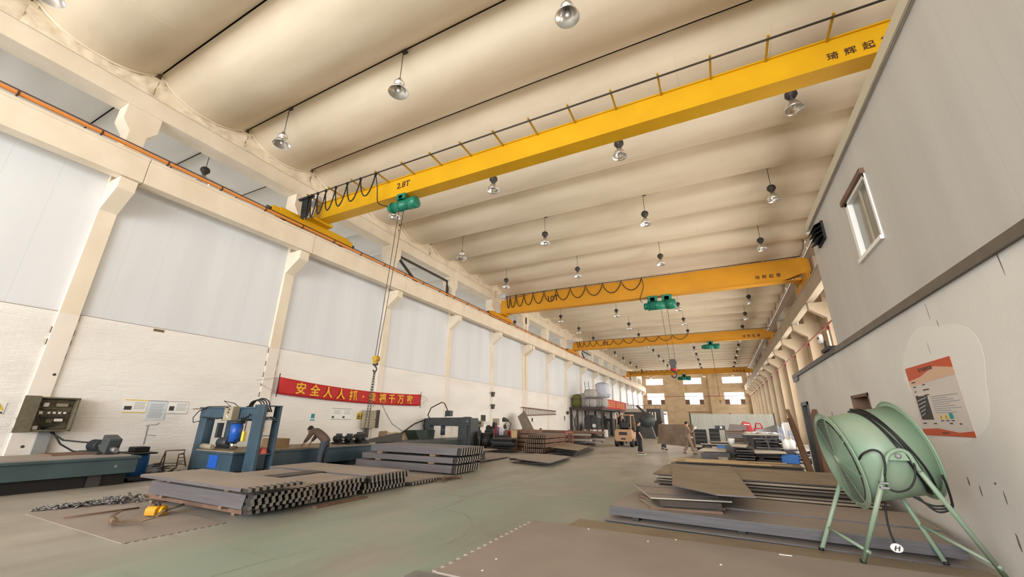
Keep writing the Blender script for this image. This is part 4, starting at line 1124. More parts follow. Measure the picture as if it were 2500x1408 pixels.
def V3(*a): return Vector(a)
base = dict(pelvis=V3(0, 0, .93), waist=V3(0, .0, 1.08), chest=V3(0, .01, 1.30), neck=V3(0, .0, 1.48), jaw=V3(0, .03, 1.545), head=V3(0, .03, 1.60), crown=V3(0, .02, 1.665),
            shL=V3(.185, 0, 1.39), shR=V3(-.185, 0, 1.39), elL=V3(.235, -.02, 1.12), elR=V3(-.235, -.02, 1.12), wrL=V3(.23, .06, .88), wrR=V3(-.23, .06, .88),
            hipL=V3(.09, 0, .86), hipR=V3(-.09, 0, .86), knL=V3(.10, .02, .48), knR=V3(-.10, .02, .48), anL=V3(.10, -.01, .09), anR=V3(-.10, -.01, .09))
# man in black, standing, seen partly from the side, looking down the hall to the right
J = dict(base); J['rz'] = -1.25
J.update(wrR=V3(-.25, .04, .87), elR=V3(-.27, -.05, 1.12), wrL=V3(.24, .10, .88), knL=V3(.11, .03, .48), anL=V3(.12, .05, .09), anR=V3(-.12, -.07, .09), face=V3(-.2, 1, 0))
q = P(1564, 1109)
person('standing person in black shirt, black trousers and white-soled shoes in the aisle', (q.x, q.y, 0), J, 'black_cloth', 'black_cloth', 'black', sleeves=0, sole='sole')
# worker walking with the plate, brown work clothes, dark cap, white gloves
J = dict(base); J['rz'] = -PI/2+.35
J.update(hipL=V3(.09, 0, .86), knL=V3(.10, .14, .50), anL=V3(.10, .20, .10), knR=V3(-.10, -.02, .48), anR=V3(-.10, -.26, .12), toeR=V3(0, .14, -.07), elL=V3(.30, .10, 1.14), wrL=V3(.33, .30, 1.34), elR=V3(-.26, .02, 1.12), wrR=V3(-.24, .20, .94), face=V3(.1, 1, -.1))
q = P(1684, 1109)
person('walking worker in brown work clothes, dark cap and white gloves carrying the big plate', (q.x, q.y, 0), J, 'khaki_cloth', 'khaki_cloth', 'brown_cloth', cap='black_cloth', glove='glove')
# second carrier, mostly behind the plate
J = dict(base); J['rz'] = -PI/2-.3
J.update(knL=V3(.10, .10, .50), anL=V3(.10, .12, .10), anR=V3(-.10, -.20, .12), knR=V3(-.1, .0, .48), elR=V3(-.26, .1, 1.12), wrR=V3(-.22, .30, 1.2), elL=V3(.26, .1, 1.12), wrL=V3(.22, .30, 1.2))
q = P(1622, 1099)
person('second worker mostly hidden behind the carried plate, dark clothes', (q.x, q.y+.05, 0), J, 'navy_cloth', 'navy_cloth', 'black')
# the carried plate
a, b, c = PY(1608, 1035, 27.0), PY(1692, 1036, 25.9), PY(1676, 1092, 25.9)
mb = MB(); d1 = PY(1606, 1082, 27.0)
n_ = (b-a).cross(Vector((0, 0, 1))).normalized()*.03
corners = [d1, Vector((b.x-.0, b.y, c.z)), b, a]
mb.add([p_+n_ for p_ in corners]+[p_-n_ for p_ in corners], [(0, 1, 2, 3), (7, 6, 5, 4), (0, 4, 5, 1), (1, 5, 6, 2), (2, 6, 7, 3), (3, 7, 4, 0)])
tag(mb.build('steel_plate', mat('brown_scaled_plate', (.155, .105, .07), .7, 0, (.22, .16, .11), .8, 2.2)), 'large brown steel plate carried upright by two workers', 'plate')
# bending worker at the blue bed
J = dict(base); J['rz'] = PI/2+.35
J.update(pelvis=V3(0, -.12, .92), waist=V3(0, .0, 1.06), chest=V3(0, .22, 1.20), neck=V3(0, .38, 1.25), jaw=V3(0, .45, 1.22), head=V3(0, .48, 1.25), crown=V3(0, .52, 1.31),
         shL=V3(.19, .28, 1.22), shR=V3(-.19, .28, 1.22), elL=V3(.27, .44, 1.02), elR=V3(-.23, .40, .98), wrL=V3(.30, .58, .86), wrR=V3(-.16, .55, .85),
         hipL=V3(.09, -.12, .86), hipR=V3(-.09, -.12, .86), knL=V3(.11, -.08, .47), knR=V3(-.11, -.06, .47), anL=V3(.12, -.12, .09), anR=V3(-.12, -.08, .09), face=V3(0, .7, -.7))
q = PX(778, 1125, -12.15)
person('worker in brown sweater and blue trousers bending over the long blue bed', (-12.12, q.y, 0), J, 'brown_cloth', 'navy_cloth', 'black')

# ================================================================== COMB-ENDED STEEL SHEETS ON THE LEFT
def ribbed(label, x0, x1, y0, y1, z, th=.055, pitch=.115, phase=0.0, top='sheet_top', side='sheet_side', group=None, rz=0.0, cut='tooth', along='x', duty=.5):
    """heavy sheet whose far end is cut into a comb of tabs; in a bundle the tabs stand over one another"""
    n = max(2, int((y1-y0)/pitch)); p = (y1-y0)/n; dp = .15
    out = [(x0, y0)]; endf = []
    s = phase*p*.45
    out.append((x1-dp, y0))
    for i in range(n):
        a, b = y0+p*(i+.12)+s, y0+p*(i+.12+duty)+s
        out += [(x1-dp, a), (x1, a), (x1, b), (x1-dp, b)]; endf.append(len(out)-3)
    out += [(x1-dp, y1+s*.5), (x0, y1+s*.5)]
    if along == 'y': out = [(b, -a) for a, b in out]
    N = len(out); mb = MB()
    mb.v = [(a, b, z) for a, b in out]+[(a, b, z+th) for a, b in out]
    for i in range(N): mb.f.append((i, (i+1) % N, N+(i+1) % N, N+i)); mb.m.append(2 if i in endf else (3 if 2 <= i+1 and 1 <= i <= 4*n and i not in endf else 1)); mb.s.append(False)
    # top and bottom as body rectangle plus tabs
    for o_, m in ((0, 1), (N, 0)):
        fl = [tuple(o_+k for k in ([0, 1]+[j for i in range(n) for j in (2+4*i, 5+4*i)]+[N-2, N-1]))]+[tuple(o_+2+4*i+k for k in range(4)) for i in range(n)]
        for f in fl: mb.f.append(f if o_ else f[::-1]); mb.m.append(m); mb.s.append(False)
    if rz:
        c = Vector((sum(v[0] for v in mb.v)/len(mb.v), sum(v[1] for v in mb.v)/len(mb.v), 0)); R = Matrix.Translation(c) @ Matrix.Rotation(rz, 4, 'Z') @ Matrix.Translation(-c)
        mb.v = [tuple(R @ Vector(q)) for q in mb.v]
    return tag(mb.build('comb_sheet', [top, side, cut, 'scale']), label, 'steel sheet', group)  # last material slot is the painted shade on the notch faces
def block(label, c, size, m='block_wood', rz=0, cat='wood block', group='timber packing blocks under the sheets', name='packing_block'):
    o = MB().cbox((0, 0, 0), size).build(name, m, None, .006)
    o.location = c; o.rotation_euler[2] = rz
    return tag(o, label, cat, group)
PB = 'timber packing blocks under the sheets'
G1 = 'comb-ended sheets of the stack nearest the yellow lifter'
lev = ['bottom', 'second', 'third', 'fourth', 'fifth', 'topmost']
ribbed('reddish-brown comb-ended sheet lying lowest in the stack beside the yellow lifter', -10.85, -7.42, 4.78, 6.15, .06, .06, .13, 0, 'sheet_top', 'rust', G1, .015)
for i in range(4):
    ribbed('grey comb-ended sheet, %s of the four-sheet bundle beside the yellow lifter' % ['lowest', 'second from below', 'third from below', 'topmost'][i], -10.45+.02*i, -7.18+.015*i, 4.62, 5.85, .18+.056*i, .056, .12, .45*(i % 2), group=G1)
ribbed('single dusty sheet on top of the stack beside the yellow lifter, lifted on blocks', -10.3, -6.88, 4.36, 5.45, .505, .05, .11, .2, group=G1)
for x, y, z, h in ((-10.3, 4.75, .03, .06), (-7.9, 4.95, .03, .06), (-8.0, 5.9, .03, .06)): block('pale wood block under the lowest sheet of the stack beside the lifter', (x, y, z), (.10, .22, h))
for x, y in ((-10.0, 4.8), (-8.0, 4.8), (-8.1, 5.7)): block('wood block between the reddish sheet and the grey bundle', (x, y, .15), (.09, .3, .06))
for x, y in ((-9.9, 4.75), (-7.9, 4.72), (-8.0, 5.3)): block('wood block under the raised top sheet beside the lifter', (x, y, .455), (.12, .16, .10))
G2 = 'comb-ended sheets of the low block behind the first stack'
for i in range(4):
    ribbed('comb-ended sheet in the low block behind the first stack, %s layer' % ['lowest', 'second', 'third', 'topmost'][i], -10.4+.03*i, -7.45+.05*i, 5.98 if i < 3 else 5.75, 7.25, .05+.088*i, .086, .125, .5*(i % 2), group=G2)
block('rusty flat bar on the floor before the low block', (-7.2, 6.6, .02), (.12, 1.3, .04), 'rust', 0, 'bar', None, 'steel_bar')
G3 = 'comb-ended sheets in front of the blue bed'
for i in range(5):
    up_ = i >= 3
    ribbed('comb-ended sheet in the double pile before the blue bed, %s layer' % ordinal(i), -11.0+.02*i, (-7.5 if not up_ else -7.32)+.01*i, 7.42, 8.75 if up_ else 8.9, .03+.072*i+(.02 if up_ else 0), .070, .115, .5*(i % 2), group=G3)
ribbed('single comb-ended sheet flat on the floor before the tall grey stack', -9.0, -7.35, 8.95, 10.3, .03, .06, .12, 0)
tag(MB().box((-9.2, 5.55, .405), (-8.75, 7.35, .425)).build('steel_strip', 'dark_steel'), 'dark narrow strip lying across the low block', 'strip')
# scrap heap of chain on the floor
mb = MB()
for i in range(90):
    a = random.uniform(0, 6.3); q = random.uniform(0, 1); c = Vector((-7.25+random.uniform(-.12, .12), 9.9+1.05*q, .02+random.uniform(0, .09)*(1-q*.7)))
    mb.bar(c, c+Vector((math.cos(a), math.sin(a), random.uniform(-.2, .3)))*.11, .03, .012)
o = tag(mb.build('scrap_heap', 'rust'), 'heap of rusty offcuts on the floor at the corner of the tall grey stack', 'scrap'); o['kind'] = 'stuff'
# tall grey stack of three bundles
G4 = 'comb-ended sheets of the tall grey three-bundle stack'
for b, (zb, n, x1, yo, ph) in enumerate(((.05, 4, -7.62, 0, 0), (.33, 3, -7.60, .02, 1), (.56, 4, -7.55, .15, 0))):
    for i in range(n):
        ribbed('grey comb-ended sheet in the %s bundle of the tall stack, %s from below' % (['bottom', 'middle', 'top'][b], ordinal(i)), -11.9+.25*b, x1+.01*i, 11.3+yo-.004*i, 12.75+yo, zb+.056*i, .056, .14, (.0 if not ph else .5*(i % 2)), 'sheet_side', 'sheet_side', G4)
for x in (-10.9, -8.6):
    block('wood block between the bottom and middle bundles of the tall stack', (x, 11.45, .305), (.24, .25, .05))
    block('wood block between the middle and top bundles of the tall stack', (x, 11.5, .53), (.24, .25, .06))
for i, (x, y) in enumerate(((-11.6, 10.5), (-11.0, 10.3))): block('loose wood block on the floor beside the tall grey stack', (x, y, .05), (.3, .12, .1), 'wood', .4)
# sheets and bars on top, behind
for i in range(3):
    o = MB().box((-12.2+.1*i, 13.2, .42+.024*i), (-8.9+.1*i, 15.9+.05*i, .443+.024*i)).build('steel_sheet', 'sheet_tan')
    tag(o, 'tan flat sheet behind the tall grey stack, %s of three' % ['lowest', 'middle', 'highest'][i], 'steel sheet', 'tan sheets behind the tall grey stack')
for i, (x, y) in enumerate(((-11.8, 13.5), (-9.3, 13.5), (-11.8, 15.5), (-9.3, 15.5))):
    block('dark trestle block under the tan sheets behind the tall stack', (x, y, .21), (.3, .5, .42), 'dark_steel', 0, 'trestle', 'trestle blocks under the tan sheets', 'trestle')
# flat plates on the floor of the aisle
def plate(label, pts, z, th, m='sheet_top', group=None, edge='sheet_side', name='steel_plate', cat='plate'):
    mb = MB(); n = len(pts)
    v = [(p[0], p[1], z) for p in pts]+[(p[0], p[1], z+th) for p in pts]
    mb.v = v
    for i in range(n): mb.f.append((i, (i+1) % n, n+(i+1) % n, n+i)); mb.m.append(1); mb.s.append(False)
    mb.f.append(tuple(range(n))[::-1]); mb.m.append(1); mb.s.append(False)
    mb.f.append(tuple(range(n, 2*n))); mb.m.append(0); mb.s.append(False)
    return tag(mb.build(name, [m, edge]), label, cat, group)
def quad(pxs, z): return [P(px, py, z) for px, py in pxs]
plate('narrow flat plate on the floor past the tall grey stack', quad([(1172, 1126), (1245, 1114), (1215, 1106), (1170, 1112)], .06), .05, .02)
plate('lowest flat plate of the pair before the rusty comb stack', quad([(1250, 1128), (1342, 1133), (1392, 1120), (1290, 1112)], .03), .02, .03, 'sheet_top', 'pair of floor plates before the rusty comb stack', 'dark_steel')
plate('upper dusty plate of the pair before the rusty comb stack', quad([(1258, 1120), (1342, 1130), (1395, 1114), (1308, 1106)], .16), .13, .03, 'sheet_top', 'pair of floor plates before the rusty comb stack', 'dark_steel')
block('dark bar under the pair of floor plates', (-7.6, 16.6, .085), (1.5, .15, .07), 'black', .2, 'bar', None, 'steel_bar')
for i in range(4):
    plate('flat plate in the low pile before the forklift, %s from the floor' % ordinal(i), quad([(1350-2*i, 1101-3*i), (1402+3*i, 1112-4*i), (1452-3*i, 1095-2*i), (1385, 1086-2*i)], .06+.09*i), .04+.09*i, .025, 'sheet_tan' if i == 3 else 'sheet_top', 'flat plates in the low pile before the forklift', 'dark_steel')
    if i: block('dark spacer in the low pile of flat plates before the forklift', (-7.3, 20.6+.3*i, .01+.09*i), (1.2, .2, .05), 'black', .3, 'spacer', 'dark spacers in the low pile', 'spacer')
# rusty comb stack
G5 = 'rusty comb-ended sheets stacked beside the red frame'
for b in range(4):
    for i in range(2):
        ribbed('rusty comb-ended sheet, %s of the %s pair in the stack beside the red frame' % (['lower', 'upper'][i], ['lowest', 'second', 'third', 'topmost'][b]), -24.4, -20.95-.05*b, -9.9+.08*b, -8.62, .05+.235*b+.095*i, .09, .115, .5*(b % 2), 'plate_brown', 'rust', G5, 0, 'rust_cut', 'y', .62)
    block('spacer in the rusty comb stack beside the red frame', (-9.2, 22.7, .025+.235*b), (1.2, .25, .045), 'brown_steel', 0, 'spacer', 'spacers in the rusty comb stack', 'spacer')
for i in range(5):
    o = MB().box((-11.2+.05*(i % 2), 22.3, .02+.23*i), (-10.0, 24.2, .21+.23*i)).build('steel_bundle', 'rust', None, .01)
    tag(o, 'rusty bundle behind the rusty comb stack, %s from the floor' % ordinal(i), 'steel bundle', 'rusty bundles behind the rusty comb stack')
t = thing('red_frame', 'short red frame at the end of the rusty comb stack', 'frame', (-8.4, 25, 0))
MB().bar((-8.75, 24.8, 0), (-8.75, 24.8, 1.05), .08).bar((-8.45, 25.3, 0), (-8.45, 25.3, 1.05), .08).bar((-8.75, 24.8, 1.0), (-8.45, 25.3, 1.0), .08).build('frame', 'pipe_red', t)
# leaning plate and the yellow board
a, b, c, d_ = PX(1265, 1017, -14.9), PX(1281, 1003, -14.9), PX(1318, 1075, -13.9), PX(1292, 1075, -13.9)
c.z = d_.z = 0
mb = MB(); th = Vector((.04, .03, 0)); mb.add([a, b, c, d_, a-th, b-th, c-th, d_-th], [(0, 1, 2, 3), (7, 6, 5, 4), (0, 4, 5, 1), (1, 5, 6, 2), (2, 6, 7, 3), (3, 7, 4, 0)])
tag(mb.build('leaning_plate', 'plate_brown'), 'long grey plate leaning on the wall below the ladder end', 'plate')
q = PY(1253, 1060, 21.6)
tag(MB().box((q.x-.12, 21.6, .0), (q.x+.22, 21.66, 1.12)).build('board', 'wood'), 'small yellow-brown board standing beside the rusty bundles', 'board')
# brush-like heap of scrap rods
mb = MB()
for i in range(160):
    a = random.uniform(0, 6.3); c = Vector((-12.6+random.uniform(-.9, .9), 26.0+random.uniform(-.8, .8), .02))
    mb.tube([c, c+Vector((math.cos(a)*.5, math.sin(a)*.5, random.uniform(.4, 1.0)))], .012, 3)
o = tag(mb.build('scrap_rods', 'twigs'), 'brushy heap of thin rusty rods behind the rusty comb stack', 'scrap'); o['kind'] = 'stuff'
# profiles on racks farther along the wall
G6 = 'long steel profiles in the piles before the mezzanine'
for i in range(16):
    y = 28.5+random.uniform(-.5, 2.5); z = .12+.17*(i//3); x0 = -13.6+random.uniform(-.5, .5)+.2*(i//3)
    mb = MB(); rzv = random.uniform(-.12, .12)
    y = 28+(i % 3)*1.1+random.uniform(-.2, .2)
    mb.bar((x0, y, z), (x0+4.6+random.uniform(-.6, 1.0), y+rzv*4, z), .34, .14)
    tag(mb.build('steel_profile', random.choice(['dark_steel', 'rust', 'sheet_side', 'brown_steel', 'sheet_top'])), 'long steel profile lying in the piles before the mezzanine', 'steel profile', G6)
for i in range(10):
    mb = MB(); x0 = -14.6+random.uniform(-.4, .4); y = 33+(i % 4)*.8; z = .1+.2*(i//4)
    mb.bar((x0, y, z), (x0+5.2, y+.5, z), .4, .16)
    tag(mb.build('steel_profile', random.choice(['dark_steel', 'brown_steel', 'sheet_side'])), 'long steel profile lying in the piles before the mezzanine', 'steel profile', G6)
for x, w_ in ((-13.0, 'wall'), (-9.5, 'aisle')): tag(MB().box((x, 27.5, 0), (x+.15, 27.65, 1.1)).box((x, 30.8, 0), (x+.15, 30.95, 1.1)).box((x, 27.5, .02), (x+.15, 30.95, .09)).build('profile_rack', 'rust'), 'rusty rack post on the %s side of the long steel profiles' % w_, 'rack')
# scrap corner between the dark press and the rusty stack
q = P(1178, 1108, 0)
t = thing('wire_reel', 'dark cable reel standing on edge beside the dark press', 'reel', (-12.7, 20.9, 0))
MB().cyl((-12.35, 20.7, .55), (-11.75, 21.0, .55), .42, 24).build('winding', 'black', t)
for x in (-12.4, -11.7): MB().cyl((x, 20.68+(x+12.4)*.45, .55), (x+.06, 20.71+(x+12.4)*.45, .55), .55, 24).build('flange', 'dark_steel', t)
def on(px, py, y): return PY(px, py, y)
def clutter(name, label, cat, px0, py0, px1, py1, y, dep, m, z0=None, bevel=.01):
    a, b = on(px0, py0, y), on(px1, py1, y)
    z_ = b.z if z0 is None else z0
    o = MB().box((a.x, y, z_), (b.x, y+dep, a.z)).build(name, m, None, bevel)
    return tag(o, label, cat)
clutter('wall_box', 'brown distribution box on the wall above the scrap corner', 'box', 1203, 1021, 1214, 1038, 25.6, .3, 'cabinet_khaki')
t = thing('meter_stand', 'khaki meter cabinet with round dials on a post in the scrap corner', 'cabinet', (-14.6, 23.5, 0))
a, b = on(1162, 1026, 23.5), on(1175, 1042, 23.5)
MB().box((a.x, 23.5, b.z), (b.x, 23.8, a.z)).build('body', 'cabinet_khaki', t, .02)
MB().bar(((a.x+b.x)/2, 23.6, 0), ((a.x+b.x)/2, 23.6, b.z), .1).build('post', 'dark_steel', t)
for i in range(3): MB().cyl((a.x+.1+.13*i, 23.49, a.z-.15), (a.x+.1+.13*i, 23.46, a.z-.15), .05, 10).build('dial', 'print_dark', t)
clutter('workbench', 'dark cluttered workbench under the white notice board', 'workbench', 1196, 1062, 1262, 1085, 22.5, 1.3, 'dark_steel', 0.0)
items = [(1183, 1050, 1200, 1075, 'machine_dark', 'dark machine block beside the reel'), (1196, 1046, 1206, 1062, 'blue_steel', 'blue motor on the cluttered workbench'), (1207, 1043, 1216, 1062, 'red', 'red tool case on the cluttered workbench'),
         (1216, 1047, 1229, 1063, 'tarp_pale', 'pale wrapped parcel on the cluttered workbench'), (1229, 1052, 1240, 1064, 'rust', 'rusty box on the cluttered workbench'), (1241, 1050, 1250, 1064, 'red', 'red canister at the workbench end'),
         (1186, 1040, 1195, 1052, 'dark_steel', 'dark vice post behind the reel'), (1202, 1032, 1207, 1046, 'black', 'black upright tool behind the workbench'), (1208, 1040, 1212, 1046, 'blue_steel', 'small blue can behind the workbench')]
for i, (x0, y0, x1, y1, m, lab) in enumerate(items):
    yy = 22.7+.12*(i % 4)
    a, b = on(x0, y0, yy), on(x1, y1, yy); zb_ = on(1200, 1062, 22.5).z if y1 > 1055 and x0 > 1195 else 0
    mb = MB()
    if i in (1, 5, 8): mb.cyl(((a.x+b.x)/2, yy+.2, zb_), ((a.x+b.x)/2, yy+.2, a.z), (b.x-a.x)/2, 14)
    else: mb.box((a.x, yy, zb_), (b.x, yy+.35, a.z)); mb.box((a.x+.04, yy+.05, a.z), (b.x-.1, yy+.25, a.z+.07))
    tag(mb.build('workshop_item', m, None, .012), lab, 'tool')
q = PX(1233, 1056, -15.8)
t = thing('fire_extinguisher', 'small dark fire extinguisher hung by the wall past the workbench', 'extinguisher', (q.x, q.y, q.z))
MB().lathe([(.001, 0), (.1, 0), (.11, .1), (.11, .5), (.06, .62), (.03, .68), (.001, .70)], 14, 0, Matrix.Translation((q.x, q.y, q.z))).build('body', 'brown_steel', t)
MB().bar((q.x-.02, q.y, q.z+.7), (q.x+.12, q.y+.05, q.z+.76), .04).build('handle', 'black', t)
t = thing('work_lamp', 'bent-arm work lamp standing past the workbench', 'lamp', (-13.6, 24.8, 0))
pts = [Vector((on(1246, 1080, 24.8).x, 24.8, 0)), on(1246, 1080, 24.8), on(1243, 1050, 24.8), on(1248, 1034, 24.8), on(1240, 1026, 24.8)]
MB().tube(pts, .03, 6).build('arm', 'brown_steel', t); MB().tube([pts[-1], pts[-1]+Vector((-.35, 0, .06))], [.09, .16], 10).build('lamp_shade', 'dark_steel', t)
for i in range(12):
    px = 1222+random.uniform(-12, 12); yy = 20.6+random.uniform(-.25, .25)
    x = on(px, 1095, yy).x
    tag(MB().bar((x-.6, yy, .032+.062*i), (x+.7, yy+random.uniform(-.3, .3), .032+.062*i), .6, .06).build('scrap_plate', random.choice(['black', 'dark_steel', 'brown_steel'])), 'dark scrap plate in the heap below the workbench', 'scrap', 'dark scrap plates below the workbench')

# ================================================================== MEZZANINE AND FAR LEFT CORNER
MZ = 3.2
MX, MY0, MY1 = -12.0, 46.8, 70.0
t = thing('mezzanine_platform', 'dark steel storage platform on posts along the wall, hung with a red banner', 'platform', (-14, 50, 0))
MB().box((-15.85, MY0, MZ-.06), (MX, MY1, MZ+.03)).box((MX-.08, MY0, MZ-.28), (MX+.04, MY1, MZ+.04)).box((-15.85, MY0-.05, MZ-.28), (MX+.04, MY0+.05, MZ+.04)).build('deck', 'brown_steel', t)
for i, y in enumerate((47.0, 51.6, 56.2, 60.8, 65.2, 69.6)):
    for x in ((MX-.1, -13.7, -15.0, -15.75) if i == 0 else (MX-.1, -15.4)):
        MB().box((x-.1, y-.1, 0), (x+.1, y+.1, MZ-.2)).build('post', 'brown_steel', t)
MB().bar((-15.0, 47, .2), (-15.75, 47, MZ-.3), .05).bar((-15.75, 47, .2), (-15.0, 47, MZ-.3), .05).bar((MX-.1, 47, .2), (MX-.1, 51.6, MZ-.3), .05).bar((MX-.1, 51.6, .2), (MX-.1, 47, MZ-.3), .05).build('cross_brace', 'brown_steel', t)
rl = MB().bar((MX, MY0, MZ+1.0), (MX, MY1, MZ+1.0), .05).bar((-15.8, MY0, MZ+1.0), (MX, MY0, MZ+1.0), .05)
for k in range(28): rl.bar((MX, MY0+(MY1-MY0)*k/27, MZ), (MX, MY0+(MY1-MY0)*k/27, MZ+1.0), .035)
for k in range(4): rl.bar((-15.7+k*1.13, MY0, MZ), (-15.7+k*1.13, MY0, MZ+1.0), .035)
rl.build('railing', 'brown_steel', t)
t = thing('banner', 'short red banner with orange lettering tied to the mezzanine railing', 'banner', (MX+.06, 52, MZ))
b0, b1 = 48.0, 60.0
MB().box((MX+.06, b0, MZ-.05), (MX+.08, b1, MZ+1.05)).build('cloth', 'red_cloth', t)
mb = MB()
for i in range(8):
    y = b0+.9+i*1.25+(.6 if i > 3 else 0)
    for dy, dz, w, h in ((0, .78, .9, .09), (0, .52, .7, .09), (0, .25, .95, .09), (-.3, .5, .1, .6), (.28, .5, .1, .6)): mb.cbox((MX+.09, y+dy, MZ+dz), (.012, w*.8, h))
mb.build('lettering', 'gold_letter', t)
# bags on the platform
def bag(label, y, x, w, h, m='bag_cloth', seed=1, z=MZ+.03, top=.8):
    random.seed(seed)
    mb = MB(); n = 24; prof = [(0.02, 0), (.75, 0), (.98, .18), (1.0, .45), (.92, .7), (.98, .82), (.7, .95), (.25, 1.0), (.01, 1.0)]
    v = []; f = []
    for r, z_ in prof:
        for k in range(n):
            a = 2*PI*k/n; sq = 1/max(abs(math.cos(a)), abs(math.sin(a)))**.6
            j = 1+random.uniform(-.05, .05)
            v.append((x+w*r*sq*j*math.cos(a)*.8, y+w*r*sq*j*math.sin(a), z+h*z_*(1+random.uniform(-.03, .03))))
    for i in range(len(prof)-1):
        for k in range(n): f.append((i*n+k, i*n+(k+1) % n, (i+1)*n+(k+1) % n, (i+1)*n+k))
    mb.add(v, f, 0, True)
    return tag(mb.build('bulk_bag', m), label, 'bag', 'bulk bags on the mezzanine')
bx_ = lambda px, y: PY(px, 985, y).x
bag('dark olive tarpaulin-covered bag at the wall end of the mezzanine', 48.2, bx_(1411, 48.2), .75, 1.55, 'olive', 1)
bag('grey bulk bag beside the olive bag on the mezzanine', 48.6, bx_(1427, 48.6), .75, 1.7, 'bag_cloth', 2)
bag('lower white bulk bag in the middle of the mezzanine', 47.9, bx_(1445, 47.9), .85, 1.1, 'bag_cloth', 3)
bag('upper grey bulk bag resting in the middle of the mezzanine', 48.0, bx_(1445, 48.0), .95, .95, 'bag_cloth', 4, MZ+1.14)
bag('lower white bulk bag next to the mezzanine banner', 48.4, bx_(1470, 48.4), .85, 1.15, 'bag_cloth', 5)
bag('tall pale crumpled bag on top beside the mezzanine banner', 49.0, bx_(1474, 49.0), 1.05, 1.75, 'tarp_pale', 6, MZ+1.19)
for i in range(6): bag('white bag behind the railing past the mezzanine banner, %s from the banner' % ordinal(i), 60.8+1.4*i, -12.9, .55, .9, 'white_plastic', 20+i)
random.seed(5)
t = thing('ladder', 'thin two-rail ladder standing behind the bulk bags on the mezzanine', 'ladder', (-14, 50, MZ))
xa_ = bx_(1433, 50.0)
MB().bar((xa_, 50, MZ), (xa_-.25, 50.2, MZ+3.3), .05).build('rail', 'brown_steel', t); MB().bar((xa_+.5, 50, MZ), (xa_+.25, 50.2, MZ+3.3), .05).build('rail', 'brown_steel', t)
for k in range(9): MB().bar((xa_-.027*k, 50+.02*k, MZ+.3+.33*k), (xa_+.5-.027*k, 50+.02*k, MZ+.3+.33*k), .03).build('rung', 'brown_steel', t)
# machines and canisters beneath it
t = thing('compressor', 'dark machine with round gauge under the mezzanine', 'machine', (-14, 48.5, 0))
MB().box((-14.6, 48.2, .1), (-13.0, 49.7, 2.1)).build('body', 'machine_dark', t, .03); MB().cyl((-13.4, 48.2, 1.2), (-13.4, 48.15, 1.2), .22, 16).build('gauge', 'white_paper', t); MB().box((-14.4, 48.4, 2.1), (-13.3, 49.5, 2.4)).build('hood', 'dark_steel', t)
for i in range(5):
    x, y = -14.4+.62*i, 47.5+.1*(i % 2)
    t = thing('canister', 'white plastic canister standing under the mezzanine edge', 'canister', (x, y, 0), 0, 'white canisters under the mezzanine')
    MB().box((x-.24, y-.24, 0), (x+.24, y+.24, .8)).build('body', 'white_plastic', t, .08); MB().cyl((x, y, .8), (x, y, .9), .1, 10).build('cap', 'red', t)
for i in range(6):
    y = 50.5+3.1*i
    tag(MB().box((-14.9, y, 0), (-13.2, y+1.6, 1.3+.4*(i % 3))).box((-14.8, y+.2, 1.3+.4*(i % 3)), (-14.2, y+1.2, 1.6+.4*(i % 3))).build('stored_machine', 'machine_dark', None, .03), 'dark stored machine under the mezzanine, %s from its near end' % ordinal(i), 'machine')
# end platform and the dark sphere
t = thing('work_platform', 'brown railed work platform on dark posts in the far corner by the end wall', 'platform', (-12, 80, 0))
zp = 3.3
MB().box((-15.5, 76, zp-.25), (-9.2, 84, zp)).build('deck', 'rust_beam', t)
r_ = MB()
for z in (zp+.6, zp+1.2): r_.bar((-15.5, 76, z), (-9.2, 76, z), .06)
for k in range(8): r_.bar((-15.5+.9*k, 76, zp), (-15.5+.9*k, 76, zp+1.2), .05)
r_.build('railing', 'rust_beam', t)
for x in (-15.3, -12.3, -9.4): MB().box((x-.12, 76, 0), (x+.12, 76.25, zp-.2)).build('post', 'dark_steel', t)
MB().bar((-12.8, 74.5, 0), (-12.4, 76, zp), .12).build('stair_stringer', 'dark_steel', t)
for i in range(3): tag(MB().box((-14.6+1.9*i, 77, zp), (-13.2+1.9*i, 78.5, zp+.5+.12*(i % 2))).build('crate', 'rust_beam', None, .02), 'dark crate on the far work platform, %s from the wall' % ordinal(i), 'crate')
t = thing('tank', 'large dark grey spherical tank on a stand in front of the far container', 'tank', (-7.3, 48, 0))
q = PY(1580, 1026, 48)
MB().ball(q, .85, 14).build('sphere', 'machine_dark', t)
MB().prism([(q.x-.8, 0), (q.x+.8, 0), (q.x+.45, q.z-.6), (q.x-.45, q.z-.6)], 'y', 47.6, 48.4).build('stand', 'dark_steel', t)
MB().bar((q.x-1.1, 48.6, q.z+1.6), (q.x+.3, 48.3, q.z+.3), .2).build('arm', 'dark_steel', t)
t = thing('container', 'dark steel container with pale vertical stripes behind the spherical tank', 'container', (-8.4, 55, 0))
MB().box((-11.0, 55, 0), (-6.7, 58, 3.3)).build('body', 'dark_steel', t, .03)
for i in range(3): MB().box((-8.1+.33*i, 54.97, 1.9), (-7.95+.33*i, 55, 2.9)).build('stripe', 'white_plastic', t)
MB().box((-11, 54.96, 2.9), (-8.4, 55, 3.3)).build('panel', 'sheet_pale', t)
